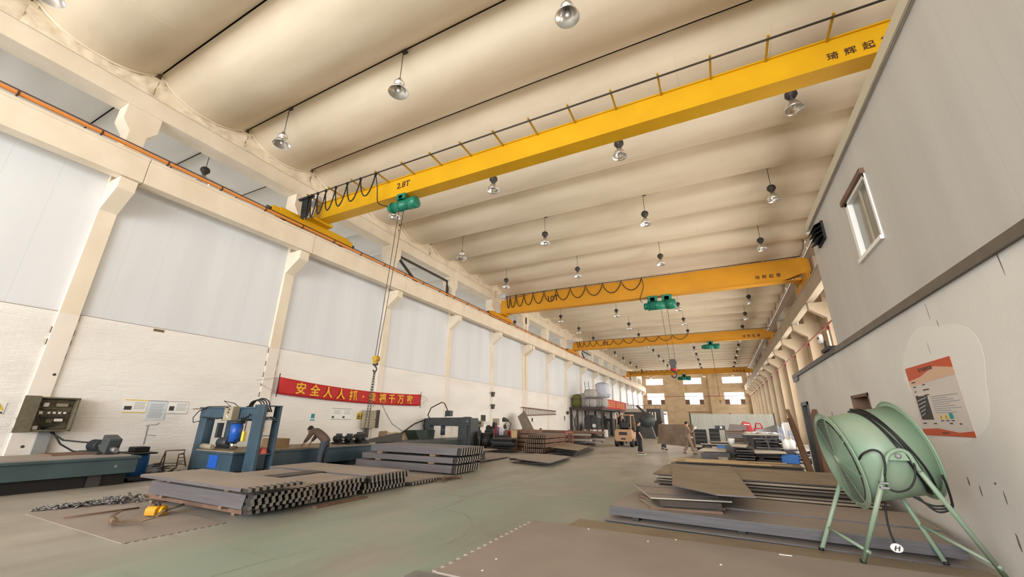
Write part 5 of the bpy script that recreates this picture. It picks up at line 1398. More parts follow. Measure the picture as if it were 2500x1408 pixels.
# forklift seen from behind
t = thing('forklift', 'dusty orange forklift seen from behind beside the mezzanine', 'forklift', (-6.5, 30.5, 0))
fx, fy = -6.35, 30.2
def F(a, b): return ((fx+a[0], fy+a[1], a[2]), (fx+b[0], fy+b[1], b[2]))
MB().prism([(fx-.55, .35), (fx+.55, .35), (fx+.62, .6), (fx+.6, 1.05), (fx+.5, 1.15), (fx-.5, 1.15), (fx-.6, 1.05), (fx-.62, .6)], 'y', fy, fy+.75).build('counterweight', 'forklift_orange', t, .05)
MB().box(*F((-.28, -.02, .78), (.28, .02, .98))).box(*F((-.16, -.02, .48), (.16, .02, .58))).build('vent', 'black', t)
MB().box(*F((-.55, .7, .35), (.55, 2.1, .95))).build('chassis', 'forklift_orange', t, .04)
MB().box(*F((-.28, .72, 1.15), (.28, .85, 1.7))).box(*F((-.28, .72, 1.15), (.28, 1.3, 1.3))).build('seat', 'black', t, .05)
for sx_ in (-1, 1):
    MB().tube([(fx+.5*sx_, fy+.35, 1.1), (fx+.48*sx_, fy+.6, 2.1), (fx+.46*sx_, fy+1.9, 2.15), (fx+.5*sx_, fy+2.2, 1.0)], .04, 6).build('guard_post', 'forklift_orange', t)
    for y, r in ((.35, .27), (1.9, .33)):
        MB().cyl((fx+.40*sx_, fy+y, r), (fx+.64*sx_, fy+y, r), r, 20).cyl((fx+.645*sx_, fy+y, r), (fx+.65*sx_, fy+y, r), r*.5, 14).build('wheel', 'black', t)
    MB().box((fx+.3*sx_-.05, fy+2.35, .1), (fx+.3*sx_+.05, fy+2.5, 2.25)).build('mast_rail', 'dark_steel', t)
    MB().box((fx+.3*sx_-.06, fy+2.5, .1), (fx+.3*sx_+.06, fy+3.5, .15)).build('fork', 'dark_steel', t)
MB().box(*F((-.5, .55, 2.1), (.5, 1.95, 2.17))).build('guard_roof', 'forklift_orange', t, .03)
MB().cyl((fx+.2, fy+1.5, 1.2), (fx+.25, fy+1.6, 1.45), .16, 14).build('steering_wheel', 'black', t)

# ================================================================== LEFT FLOOR ITEMS
def toothed(label, x0, x1, y0, y1, z, th, end, n, depth=.05, m='sheet_top', rz=0, cut='tab'):
    """flat plate whose one end is cut into a row of square tabs; the tabs stand slightly proud and show bright ends"""
    mb = MB()
    mb.box((x0, y0, z), (x1, y1, z+th))
    p = (y1-y0)/n
    for i in range(n):
        a, b = y0+p*(i+.12), y0+p*(i+.62)
        if end == 'x1': mb.box((x1-.002, a, z), (x1+depth, b, z+th)); mb.box((x1+depth, a, z), (x1+depth+.002, b, z+th), 2)
        else: mb.box((x0-depth, a, z), (x0+.002, b, z+th)); mb.box((x0-depth-.002, a, z), (x0-depth, b, z+th), 2)
    if rz:
        c = Vector(((x0+x1)/2, (y0+y1)/2, 0)); R = Matrix.Translation(c) @ Matrix.Rotation(rz, 4, 'Z') @ Matrix.Translation(-c)
        mb.v = [tuple(R @ Vector(q)) for q in mb.v]
    return tag(mb.build('notched_plate', [m, m, cut]), label, 'plate')
toothed('flat plate with a dark notched end on the floor under the yellow lifter', -11.0, -7.46, 3.16, 4.5, 0.0, .006, 'x1', 13, .03, 'sheet_top', 0, 'black')
# pile of chain
mb = MB(); random.seed(3)
c0, c1 = P(75, 1245, .02), P(325, 1222, .02)
for i in range(170):
    q = random.random()**.7; c = c0.lerp(c1, q)+Vector((random.gauss(0, .05+.10*q), random.gauss(0, .05+.11*q), 0)); c.z = .03+random.uniform(0, .10)*q
    a = Vector((random.uniform(-1, 1), random.uniform(-1, 1), random.uniform(-.4, .4))).normalized(); b = a.cross(Vector((random.uniform(-1, 1), random.uniform(-1, 1), 1))).normalized()
    mb.tube([c+a*(.045*math.cos(k*PI/4))+b*(.025*math.sin(k*PI/4)) for k in range(8)], .010, 5, 0, True)
tag(mb.build('chain', 'steel'), 'heap of grey lifting chain on the floor before the teal bed', 'chain')
a, b = P(155, 1263, .03), P(340, 1239, .03)
tag(MB().tube([a, a.lerp(b, .4)+Vector((0, .02, 0)), b], .015, 6).build('steel_rod', 'rust'), 'long thin rusty rod on the plate between the chain heap and the sling', 'rod')
# yellow magnetic lifter with strap
q = P(378, 1256, .02)
t = thing('magnet_lifter', 'yellow lifting magnet block with a lever lying on the notched plate', 'lifter', (q.x, q.y, .02))
mxl = Matrix.Translation((q.x, q.y, .024)) @ Matrix.Rotation(.35, 4, 'Z') @ Matrix.Scale(.62, 4)
MB().prism([(-.2, 0), (.2, 0), (.2, .16), (.14, .22), (-.14, .22), (-.2, .16)], 'x', -.15, .17, 0, mxl).build('body', mat('magnet_yellow', (.68, .33, .015), .5, 0, (.48, .23, .02), .6, 5), t, .012)
MB().cyl(mxl @ Vector((.17, .0, .1)), mxl @ Vector((.27, 0, .1)), .07, 14).build('shaft', 'crane_yellow', t)
MB().tube([mxl @ Vector((.24, .03, .1)), mxl @ Vector((.62, .22, .24))], .018, 8).build('lever', 'brown_steel', t)
MB().tube([mxl @ Vector((-.08+.1*k/6*1.6, 0, .20+.10*math.sin(PI*k/6))) for k in range(7)], .022, 8).build('lifting_eye', 'brown_steel', t)
t = thing('lifting_sling', 'brown webbing sling looped over the yellow lifting magnet', 'sling', (q.x-.5, q.y, .05))
pts = [P(400, 1245, .26), P(380, 1262, .2), P(345, 1272, .05), P(310, 1277, .04), P(280, 1276, .06), P(273, 1268, .05), P(276, 1258, .10), P(296, 1246, .08)]
mb = MB()
for i in range(len(pts)-1): mb.bar(pts[i], pts[i+1], .055, .012)
mb.tube([pts[4]+Vector((0, 0, .01)), pts[5]+Vector((0, 0, .01))], .045, 8)
mb.build('webbing', 'strap', t)

# ================================================================== RIGHT-HAND FLOOR SHEETS
# foreground plates
toothed('large brown plate in the foreground with bright end tabs, under the fan', -3.05, 2.68, 4.25, 6.98, .02, .03, 'x0', 17, .06, 'sheet_top', 0.0)
tag(MB().box((-3.3, 4.0, 0), (-2.2, 4.22, .035)).build('steel_strip', 'steel'), 'bright narrow steel strip at the front corner of the foreground plate', 'strip')
plate('pale flat plate on the floor between the foreground plate and the grey bundle', [(-2.5, 7.05), (2.6, 7.0), (2.6, 7.5), (-2.45, 7.62)], .0, .025, 'sheet_tan')
# flakes of white paint on the plates
for px, py in ((1437, 1291), (1582, 1321), (1650, 1317), (1760, 1378), (1212, 1364), (1178, 1392)):
    q = P(px, py, .052); tag(MB().box((q.x-.012, q.y-.012, .051), (q.x+.012, q.y+.012, .056)).build('chip', 'white_plastic'), 'small white chip lying on the foreground plate', 'chip', 'white chips on the foreground plate')
q = P(1918, 1355, .052); tag(MB().bar((q.x-.07, q.y, .055), (q.x+.07, q.y-.02, .06), .03, .006).build('paper_scrap', 'white_plastic'), 'pale paper scrap on the foreground plate before the fan', 'scrap')
# grey-edged bundle of long sheets
RZ = -.075
G7 = 'long sheets of the grey-edged bundle by the fan'
def longsheet(label, x0, x1, y0, y1, z, th, rz, m='sheet_top', e='sheet_side', g=None):
    c = Vector(((x0+x1)/2, (y0+y1)/2))
    R = Matrix.Rotation(rz, 2)
    pts = [R @ (Vector(p)-c)+c for p in ((x0, y0), (x1, y0), (x1, y1), (x0, y1))]
    return plate(label, pts, z, th, m, g, e, 'steel_sheet', 'steel sheet')
for i in range(5):
    longsheet('long steel sheet of the grey-edged bundle by the fan, %s from below' % ordinal(i), -1.95+.015*i, 2.55, 7.72-.02*i, 9.55, .10+.032*i, .028, -.06, 'sheet_top', 'edge_dark', G7)
longsheet('thin lowest sheet under the grey-edged bundle by the fan', -2.02, 2.5, 7.62, 9.3, .02, .02, -.06, 'sheet_top', 'edge_dark')
for i in range(3): block('dark bearer under the grey-edged bundle', (-1.5+1.6*i, 8.6, .07), (.12, 1.5, .055), 'black', -.06, 'bearer', 'dark bearers under the grey-edged bundle', 'bearer')
longsheet('upper dusty sheet lying on the back of the grey-edged bundle', -.7, 2.6, 8.45, 9.75, .257, .02, -.06, 'sheet_top', 'edge_dark')
# small cut sheets on the bundle
G8 = 'small cut sheets on the corner of the grey-edged bundle'
plate('small tilted sheet at the bottom of the pile on the grey-edged bundle', quad([(1560, 1217), (1590, 1236), (1765, 1250), (1745, 1222)], .29), .258, .03, 'sheet_pale', G8, 'rust')
plate('middle small sheet of the pile on the grey-edged bundle', quad([(1562, 1206), (1598, 1222), (1770, 1240), (1740, 1210)], .32), .288, .03, 'sheet_tan', G8, 'rust')
plate('dark packing piece inside the pile of small cut sheets', quad([(1590, 1212), (1610, 1222), (1762, 1230), (1752, 1215)], .40), .318, .09, 'brown_steel', None, 'brown_steel')
plate('topmost small sheet of the pile on the grey-edged bundle', quad([(1546, 1178), (1588, 1213), (1787, 1223), (1725, 1192)], .43), .408, .018, 'sheet_top', G8, 'sheet_pale')
plate('narrow strip lying on the topmost small cut sheet', quad([(1580, 1201), (1584, 1204), (1755, 1212), (1749, 1209)], .438), .426, .012, 'sheet_top', None, 'dark_steel')
plate('second narrow strip at the back of the topmost small cut sheet', quad([(1552, 1181), (1557, 1185), (1726, 1194), (1720, 1190)], .438), .426, .012, 'sheet_top', None, 'dark_steel')
# many-sheet stack behind, with a wide sheet laid across
G9 = 'sheets of the deep stack behind the grey-edged bundle'
for i in range(9):
    longsheet('tan sheet of the deep stack behind the grey-edged bundle, %s from below' % ordinal(i), -1.45+.05*math.sin(i*2.1), 2.45+.08*math.sin(i*1.7), 10.1+.07*math.sin(i*1.3), 12.6, .07+.06*i, .026+.012*(i % 2), -.03+.004*(i % 3), 'sheet_tan', random.choice(['sheet_tan', 'plate_brown', 'brown_steel']), G9)
for i in range(4): block('dark bearer under the deep stack of tan sheets', (-1.2+1.15*i, 11.3, .035), (.15, 2.3, .07), 'black', 0, 'bearer', 'dark bearers under the deep stack', 'bearer')
plate('wide tan sheet laid across the near end of the deep stack', quad([(1641, 1136), (1783, 1137), (1845, 1212), (1750, 1206), (1641, 1182)], .62), .60, .018, 'sheet_tan')
# long dark planks and timber laths
G10 = 'long dark plates of the low pile beyond the deep stack'
for i in range(4):
    longsheet('long dark plate in the low pile beyond the deep stack, %s from below' % ordinal(i), -2.15+.15*i, 2.15+.03*i, 16.6+.12*i, 18.3, .05+.07*i, .045, -.02, 'sheet_tan' if i == 3 else 'sheet_top', 'brown_steel', G10)
for i in range(3): block('dark bearer under the low pile of long dark plates', (-1.5+1.7*i, 17.4, .025), (.15, 1.5, .05), 'black', 0, 'bearer', 'dark bearers under the long dark plates', 'bearer')
for i in range(8):
    x0 = -1.9+random.uniform(-.2, .9); x1 = x0+random.uniform(2.0, 3.6); y = 17.0+.16*i; z = .32+.012*(i % 3)
    a = random.uniform(-.2, .1)
    tag(MB().bar((x0, y, z), (min(x1, 2.1), y+a, z+.005), .05, .022).build('timber_lath', 'wood'), 'pale timber lath lying on the low pile of dark plates', 'lath', 'timber laths on the long dark plates')
a = P(1640, 1133, .05); tag(MB().cyl((a.x-.12, a.y, .05), (a.x+.15, a.y, .05), .05, 10).build('pipe_end', 'white_plastic'), 'short white pipe end beside the low pile of dark plates', 'pipe')
# brown beams leaning along the office wall
def channel(label, a, b, w, d, upv, m='rust_beam'):
    mb = MB(); a, b = Vector(a), Vector(b); dr = (b-a).normalized(); u = Vector(upv); s = dr.cross(u).normalized(); u = s.cross(dr)
    mb.bar(a, b, .03, w, 0, upv)
    mb.bar(a+u*(w/2)+s*(-d/2), b+u*(w/2)+s*(-d/2), d, .03, 0, upv); mb.bar(a-u*(w/2)+s*(-d/2), b-u*(w/2)+s*(-d/2), d, .03, 0, upv)
    return tag(mb.build('steel_beam', m), label, 'beam')
a, b = PX(1928, 1010, 2.48), P(2022, 1190, .05); b.x = min(b.x, 2.1)
channel('long brown primed channel beam leaning along the plaster wall, its top end raised past the door', b+Vector((0, 0, .1)), a, .36, .12, (0, .3, 1))
a = PX(1980, 1006, 2.6)
channel('shorter upright brown channel beam between the door opening and the fan', (2.4, a.y-1.2, .1), (2.62, a.y, a.z), .34, .10, (0, 1, .1))
# ---- clutter beyond the office room
def pile(label, group, px0, px1, y, dep, zs, ths, ms, jit=.08, name='steel_sheet', cat='steel sheet'):
    for i, (z, th) in enumerate(zip(zs, ths)):
        x0, x1 = PY(px0, 1080, y).x, PY(px1, 1080, y).x
        j = random.uniform(-jit, jit)
        mb = MB(); mb.box((x0+j, y+random.uniform(-jit, jit), z), (x1+j*.5, y+dep, z+th))
        tag(mb.build(name, ms[i % len(ms)]), '%s, %s from below' % (label, ordinal(i)), cat, group)
pile('dark steel sheet of the gapped stack under the table', 'sheets of the gapped dark stack', 1843, 1905, 24.6, 1.6, [.05+.145*i for i in range(7)], [.075]*7, ['sheet_side', 'black', 'dark_steel'])
for i in range(7): block('dark spacer in the gapped dark stack', ((PY(1852, 1080, 24.6).x), 25.4, .025+.145*i), (.25, 1.3, .05 if i == 0 else .07), 'black', 0, 'spacer', 'spacers in the gapped dark stack', 'spacer')
pile('dark sheet of the stack under the pale cover plate', 'sheets under the pale cover plate', 1793, 1838, 21.6, 2.6, [.04+.11*i for i in range(6)], [.06]*6, ['black', 'dark_steel', 'brown_steel'])
plate('pinkish pale plate covering the dark stack beside the gapped stack', quad([(1782, 1089), (1820, 1092), (1828, 1083), (1795, 1081)], .68), .65, .03, 'sheet_pale')
pile('purplish-brown panel of the tall panel stack below the red case', 'panels of the tall stack below the red case', 1778, 1826, 27.2, 1.2, [.6+.14*i for i in range(5)], [.10]*5, [mat('purple_brown', (.16, .12, .11), .6), 'rust', 'sheet_side'], .06, 'panel', 'panel')
tag(MB().box((PY(1780, 1080, 27.3).x, 27.3, 0), (PY(1824, 1080, 27.3).x, 28.3, .6)).build('packing_crate', 'dark_steel'), 'dark base block under the tall panel stack', 'base')
x0, x1 = PY(1778, 1045, 27.2).x, PY(1822, 1045, 27.2).x
tag(MB().prism([(x0, 1.30), (x1, 1.30), (x1, 1.58), (x0+.12, 1.62)], 'y', 27.1, 28.2).build('panel_box', mat('grey_brown_box', (.19, .15, .135), .6), None, .01), 'grey-brown flat box on the tall panel stack', 'box')
# red machine cases
x0, x1, z0, z1 = PY(1812, 1055, 28).x, PY(1838, 1055, 28).x, PY(1825, 1055, 28).z, PY(1825, 1028, 28).z
t = thing('tool_case', 'big red machine case on top of the tall panel stack', 'case', (x0, 28, z0))
MB().prism([(x0+.06, z0), (x1+.05, z0), (x1-.03, z1-.1), (x0+.12, z1), (x0-.02, z1-.2)], 'y', 28.0, 28.5).build('body', 'red', t, .03)
MB().bar((x0+.15, 27.98, z1-.17), (x1-.1, 27.98, z1-.19), .03, .04).build('handle', 'white_plastic', t)
tag(MB().box((x0-.42, 28.1, z0+.12), (x0-.02, 28.5, z1-.28)).box((x0-.4, 28.1, z1-.28), (x0-.3, 28.5, z1-.2)).build('engine_block', 'black', None, .03), 'black engine block left of the big red case', 'engine')
x2 = PY(1846, 1050, 28).x; x3 = PY(1866, 1050, 28).x
t = thing('tool_case', 'smaller red tool with looped handle right of the big red case', 'tool', (x2, 28, z0))
MB().box((x2-.1, 28.1, z0), (x3, 28.4, z0+.25)).build('body', 'red', t, .04)
MB().tube([(x2, 28.2, z0+.25), (x2+.05, 28.2, z0+.5), (x2+.3, 28.2, z0+.48), (x3-.05, 28.2, z0+.22)], .04, 8).build('handle', 'red', t)
tag(MB().box((PY(1812, 1055, 28).x, 28.0, 0), (x3+.6, 29, z0)).build('tool_bench', 'dark_steel'), 'dark bench carrying the red tools', 'bench')
# curved grey panel and table with cross legs
a, b = PY(1846, 1060, 26.5), PY(1900, 1042, 26.5)
mb = MB(); v = []; f = []
for i in range(13):
    q = i/12; x = a.x+(b.x-a.x)*q
    v += [(x, 26.5+.3*math.sin(PI*q), a.z), (x, 26.6+.3*math.sin(PI*q), a.z+.25+(b.z-a.z-.1)*q**1.5)]
for i in range(12): f.append((2*i, 2*i+2, 2*i+3, 2*i+1))
mb.add(v, f, 0, True); o = mb.build('curved_panel', mat('grey_panel', (.24, .235, .24), .5)); o.modifiers.new('Solidify', 'SOLIDIFY').thickness = .02
tag(o, 'curved grey sheet-metal panel on the table behind the gapped stack', 'panel')
tx0, tx1, tz = PY(1815, 1062, 24.2).x, PY(1905, 1062, 24.2).x, 1.13
t = thing('work_table', 'steel table with thin pale top and dark forked leg over the gapped stack', 'table', (tx0, 24.2, 0))
MB().box((tx0, 23.9, tz), (tx1, 26.6, tz+.035)).build('table_top', 'sheet_pale', t)
lx = PY(1880, 1090, 23.9).x
MB().bar((lx+.05, 23.95, 0), (lx-.12, 23.95, tz), .07).bar((lx-.08, 23.95, tz-.35), (lx-.35, 23.95, tz), .04).bar((lx-.06, 23.95, tz-.35), (lx+.2, 23.95, tz), .04).build('leg', 'dark_steel', t)
MB().bar((tx0+.1, 26.5, 0), (tx0+.1, 26.5, tz), .07).build('leg', 'dark_steel', t); MB().bar((tx1-.1, 26.5, 0), (tx1-.1, 26.5, tz), .07).build('leg', 'dark_steel', t)
# crumpled film, hoses and small stuff on the table
random.seed(9)
for i in range(7):
    x = tx0+.2+.2*i; tag(MB().ball((x, 25+.2*(i % 3), tz+.07), .13, 6, 0, (1.3, 1, .5), .3).build('rag', random.choice(['tarp_pale', 'bag_cloth', 'sheet_pale'])), 'crumpled pale rag on the steel table', 'rag', 'crumpled rags on the steel table')
for i in range(9):
    pts = [(PY(1895, 1080, 24.3).x+random.uniform(0, .9), 24.1+random.uniform(-.2, .4), .25+.08*i+random.uniform(-.05, .05)) for k in range(6)]
    tag(MB().tube(pts, .03, 6).build('hose', random.choice(['black', 'sheet_side', 'brown_steel'])), 'tangled dark hose at the end of the steel table', 'hose', 'tangled hoses at the end of the steel table')
# pale plate on dark frame, crate, canisters, film
plate('pale square plate on dark bearers before the gapped stack', quad([(1843, 1106), (1922, 1107), (1905, 1094), (1838, 1093)], .45), .42, .03, 'sheet_pale', None, 'dark_steel')
x0, x1 = PY(1845, 1110, 22.6).x, PY(1915, 1110, 22.6).x
tag(MB().box((x0, 22.5, 0), (x1, 23.6, .13)).box((x0, 22.5, .2), (x1, 23.6, .42)).box((x0+.1, 22.6, .1), (x0+.3, 23.5, .3)).build('bearer_block', 'brown_steel', None, .01), 'dark bearers under the pale square plate', 'bearer')
plate('pale flat plate on a dark beam beside the walking worker', quad([(1700, 1101), (1772, 1103), (1783, 1093), (1720, 1091)], .34), .32, .02, 'sheet_pale', None, 'dark_steel')
x0, x1 = PY(1712, 1108, 22.3).x, PY(1782, 1108, 22.3).x
tag(MB().box((x0, 22.2, .05), (x1, 22.5, .32)).box((x0+.1, 23.2, 0), (x1, 23.5, .32)).box((x0+.1, 22.3, 0), (x0+.3, 23.4, .1)).box((x1-.3, 22.3, 0), (x1-.1, 23.4, .1)).build('bearer_block', 'dark_steel', None, .01), 'dark beams under the pale flat plate beside the walking worker', 'bearer')
tag(MB().cyl((PY(1765, 1110, 21.8).x, 21.8, .02), (PY(1765, 1110, 21.8).x, 21.8, .2), .22, 18).build('tub', 'cabinet_khaki'), 'low round tub before the pale flat plate', 'tub')
a, b = PY(1905, 1108, 22.4), PY(1953, 1123, 22.4)
t = thing('plastic_crate', 'blue slatted plastic crate beside the pale square plate', 'crate', (a.x, 22.4, 0))
z0 = .02; z1 = .36
mb = MB()
for z in (z0, (z0+z1)/2-.04, z1-.07): mb.box((a.x, 22.4, z), (b.x, 22.43, z+.07)); mb.box((a.x, 23.0, z), (b.x, 23.03, z+.07)); mb.box((a.x, 22.4, z), (a.x+.03, 23.0, z+.07)); mb.box((b.x-.03, 22.4, z), (b.x, 23.0, z+.07))
for k in range(8): x = a.x+(b.x-a.x)*(k+.05)/7.3; mb.box((x, 22.405, z0), (x+.04, 22.425, z1))
for k in range(5): mb.box((a.x+.005, 22.42+.14*k, z0), (a.x+.025, 22.46+.14*k, z1))
mb.box((a.x+.01, 22.412, z0), (b.x-.01, 22.99, z1-.03)); mb.build('body', 'blue_plastic', t)
for i, px in enumerate((1921, 1934)):
    q = PY(px, 1094, 23.8); h = PY(px, 1073, 23.8).z
    t = thing('canister', 'white canister beside the pale film, %s one from the table' % ['first', 'second'][i], 'canister', (q.x, 23.8, .5), 0, 'white canisters by the pale film')
    MB().lathe([(.001, q.z-.05), (.15, q.z-.05), (.16, q.z+.1), (.16, h-.1), (.12, h-.02), (.05, h), (.05, h+.05), (.001, h+.05)], 16, 0, Matrix.Translation((q.x, 23.8, 0))).build('body', 'white_plastic', t)
    MB().cyl((q.x, 23.8, h+.05), (q.x, 23.8, h+.09), .055, 12).build('cap', 'wood', t)
tag(MB().box((PY(1912, 1090, 23.5).x, 23.5, 0), (PY(1942, 1090, 23.5).x, 24.2, PY(1921, 1094, 23.8).z-.05)).build('canister_stand', 'dark_steel', None, .01), 'dark stand under the two white canisters', 'stand')
def film(label, pxs, y, m='tarp_pale', n=9):
    a, b, c, d_ = [PY(px, py, y) for px, py in pxs]
    v = []; f = []
    for i in range(n+1):
        for j in range(n+1):
            p_ = a.lerp(b, i/n).lerp(d_.lerp(c, i/n), j/n); v.append((p_.x, p_.y+.07*math.sin(i*1.9+j*.6)+.04*math.sin(j*2.3), p_.z))
    for i in range(n):
        for j in range(n): f.append((i*(n+1)+j, (i+1)*(n+1)+j, (i+1)*(n+1)+j+1, i*(n+1)+j+1))
    mb = MB(); mb.add(v, f, 0, True); o = mb.build('plastic_film', m); o.modifiers.new('Solidify', 'SOLIDIFY').thickness = .01
    return tag(o, label, 'film')
film('pale plastic film hanging over the table end', [(1897, 1040), (1908, 1042), (1928, 1090), (1902, 1074)], 24.0)
film('larger pale plastic film draped before the brown beams', [(1922, 1052), (1938, 1046), (1962, 1088), (1932, 1084)], 23.9)
tag(MB().box((PY(1914, 1060, 25.5).x, 25.4, 0), (PY(1930, 1060, 25.5).x, 25.8, PY(1920, 1031, 25.5).z)).build('locker', 'grey_box', None, .01), 'grey upright locker behind the pale plastic films', 'locker')
for i, px in enumerate((1909, 1934)):
    q = PY(px, 1034, 25.2); tag(MB().cyl((q.x, 25.2, 0), (q.x, 25.2, q.z), .05, 8).build('tube_lamp', 'white_plastic'), 'white tube standing %s the grey locker' % ['before', 'behind'][i], 'tube')
for i in range(14):
    x = PY(1962+random.uniform(-8, 22), 1105, 23).x; y = 23.2+random.uniform(-.4, .8)
    tag(MB().ball((x, y, .1+.03*i), .18, 6, 0, (1.3, 1, .5), .35).build('rag', random.choice(['black', 'dark_steel', 'tarp_pale', 'sheet_pale', 'bag_cloth'])), 'crumpled scrap in the heap beside the blue crate', 'scrap', 'crumpled scrap beside the blue crate')
# bucket and blue bin
q = PY(1787, 1086, 25); h = PY(1787, 1070, 25).z
tag(MB().lathe([(.001, q.z), (.13, q.z), (.17, h), (.16, h), (.12, q.z+.03), (.001, q.z+.03)], 18, 0, Matrix.Translation((q.x, 25, 0))).build('bucket', 'white_plastic'), 'white bucket before the tall panel stack', 'bucket')
tag(MB().box((q.x-.3, 24.7, 0), (q.x+.3, 25.4, q.z)).build('bucket_stand', 'dark_steel', None, .01), 'dark block under the white bucket', 'block')
a, b = PY(1749, 1079, 26.5), PY(1773, 1086, 26.5)
tag(MB().box((a.x, 26.4, .3), (b.x, 27.1, .3+max(.2, a.z-b.z))).box((a.x-.1, 26.3, .0), (b.x+.2, 27.2, .3)).build('blue_bin', 'blue_plastic', None, .03), 'blue plastic bin behind the pale flat plate', 'bin')
t = thing('welding_cart', 'dark tangle of a welding cart with hoses left of the blue bin', 'cart', (a.x-.6, 26.5, 0))
mb = MB()
for i in range(7): mb.tube([(a.x-.5+.25*math.cos(k+i), 26.5+.2*math.sin(k*1.3+i), .3+.12*math.sin(k*.8+i*1.1)) for k in range(7)], .03, 6)
mb.box((a.x-.7, 26.3, .06), (a.x-.2, 26.9, .3)); mb.build('body', 'dark_steel', t)
# far low stacks, crates and corrugated partition
for i in range(5):
    plate('flat grey sheet in the low rows before the corrugated fence, %s of five' % ordinal(i), [(-1.8+.3*i, 29.0+2.1*i), (.4+.25*i, 29.1+2.1*i), (.5+.2*i, 30.6+2.1*i), (-1.7+.2*i, 30.5+2.1*i)], .18+.08*(i % 2), .05, ['sheet_pale', 'sheet_top', 'sheet_tan'][i % 3], 'flat sheets in the low rows before the fence', 'dark_steel')
    block('dark bearer under the flat sheets before the fence', (-.8+.25*i, 29.8+2.1*i, .09+.04*(i % 2)), (1.6, .8, .18+.08*(i % 2)), 'black', 0, 'bearer', 'bearers before the fence', 'bearer')
for i, (p0, p1, yy, top) in enumerate(((1695, 1724, 38, 1048), (1732, 1757, 38.5, 1046))):
    a, b = PY(p0, 1060, yy), PY(p1, 1060, yy); h = PY(p0, top, yy).z
    t = thing('crate', 'large black ribbed crate before the fence, %s' % ['beside the carried plate', 'beside the small table'][i], 'crate', (a.x, yy, 0))
    MB().box((a.x, yy, .0), (b.x, yy+1.2, h)).build('body', 'black', t, .02)
    for k in range(3): MB().box((a.x-.02, yy-.03, .3+.28*k), (b.x+.02, yy, .38+.28*k)).build('rib', 'dark_steel', t)
a, b = PY(1744, 1045, 40), PY(1771, 1045, 40)
t = thing('test_bench', 'small dark table carrying a panel with a round dial before the fence', 'table', (a.x, 40, 0))
z_ = PY(1750, 1047, 40).z
MB().box((a.x, 40, z_-.06), (b.x, 40.8, z_)).build('table_top', 'dark_steel', t)
for x in (a.x+.05, b.x-.05): MB().box((x-.03, 40, 0), (x+.03, 40.06, z_-.06)).build('leg', 'dark_steel', t)
MB().box((a.x+.05, 40.3, z_), (b.x-.02, 40.4, z_+.28)).build('instrument_panel', 'machine_dark', t); MB().cyl(((a.x+b.x)/2+.1, 40.3, z_+.14), ((a.x+b.x)/2+.1, 40.26, z_+.14), .1, 14).build('dial', 'white_paper', t)
YF = 50.0
a, b = PY(1686, 1010, YF), PY(1886, 1011, YF)
t = thing('corrugated_fence', 'pale corrugated sheet-metal partition across the hall before the end wall', 'fence', ((a.x+b.x)/2, YF, 0))
mb = MB(); n = 76; v = []; f = []
for i in range(n*4+1):
    x = a.x+(b.x-a.x)*i/(n*4); k = i % 4; dy = (0, 0, .06, .06)[k]
    v += [(x, YF+dy, 0), (x, YF+dy, a.z)]
for i in range(n*4): f.append((2*i, 2*i+2, 2*i+3, 2*i+1))
mb.add(v, f); o = mb.build('sheeting', 'fence', t); o.modifiers.new('Solidify', 'SOLIDIFY').thickness = .01
for x in (a.x-.1, (a.x+b.x)/2, b.x+.1): MB().box((x-.08, YF+.1, 0), (x+.08, YF+.25, a.z+.1)).build('post', 'dark_steel', t)
MB().box((a.x-.3, YF-.02, a.z+.15), (a.x+2.0, YF+.1, a.z+.25)).build('top_rail', 'rust', t)

# ================================================================== RIGHT WALL FITTINGS
t = thing('safety_poster', 'orange and white safety poster with a dark photo on the plaster wall above the fan', 'poster', (XO, 7.85, 2))
cs = [PX(px, py, XO-.012) for px, py in ((2211, 898), (2316, 871), (2384, 1067), (2253, 1062))]
yl, yr_ = (cs[0].y+cs[3].y)/2, (cs[1].y+cs[2].y)/2; zt_, zb_ = (cs[0].z+cs[1].z)/2, (cs[2].z+cs[3].z)/2
PW, PH = yl-yr_, zt_-zb_
pm = on_right_wall(XO-.004, (yl+yr_)/2, (zt_+zb_)/2)
def pq(nm, m, pts, lift=.003):
    mb = MB(); mb.prism([((u-.5)*PW, (v-.5)*PH) for u, v in pts], 'z', lift-.002, lift, 0, pm); return mb.build(nm, m, t)
def pr(nm, m, u0, v0, u1, v1, lift=.005): return pq(nm, m, [(u0, v0), (u1, v0), (u1, v1), (u0, v1)], lift)
pr('sheet', 'poster_pale', 0, 0, 1, 1, .002)
pq('title_band', 'poster_orange', [(0, .80), (.3, .83), (.65, .93), (1, .86), (1, 1), (0, 1)][::1], .004)
pq('peach_band', 'poster_peach', [(0, .72), (1, .77), (1, .86), (.65, .93), (.3, .83), (0, .80)], .0035)
pq('footer_band', 'poster_orange', [(0, 0), (1, 0), (1, .075), (.75, .05), (.35, .10), (0, .085)], .004)
pr('photo', 'print_dark', .06, .22, .33, .56)
for i in range(5): pq('photo_detail', 'print_grey', [(.08, .50-.055*i), (.30-.03*i, .54-.055*i), (.30-.03*i, .525-.055*i), (.08, .485-.055*i)], .0065)
mb = MB()
for i, ch in enumerate('安全风险告知'):
    gv, gf = text_geo(ch, .06, .0005); mb.add(gv, gf, 0, False, pm @ Matrix.Translation((-.04*PW+(i-2.5)*.078, .42*PH, .005)))
mb.build('title', 'print_dark', t)
for u0, u1, v in ((.06, .16, .77), (.07, .14, .70), (.3, .36, .715), (.07, .12, .63), (.28, .42, .64), (.07, .12, .565), (.28, .38, .565), (.06, .14, .17), (.3, .36, .165), (.62, .68, .165), (.8, .84, .16), (.42, .55, .04)): pr('text_line', 'print_dark', u0, v-.008, u1, v+.008)
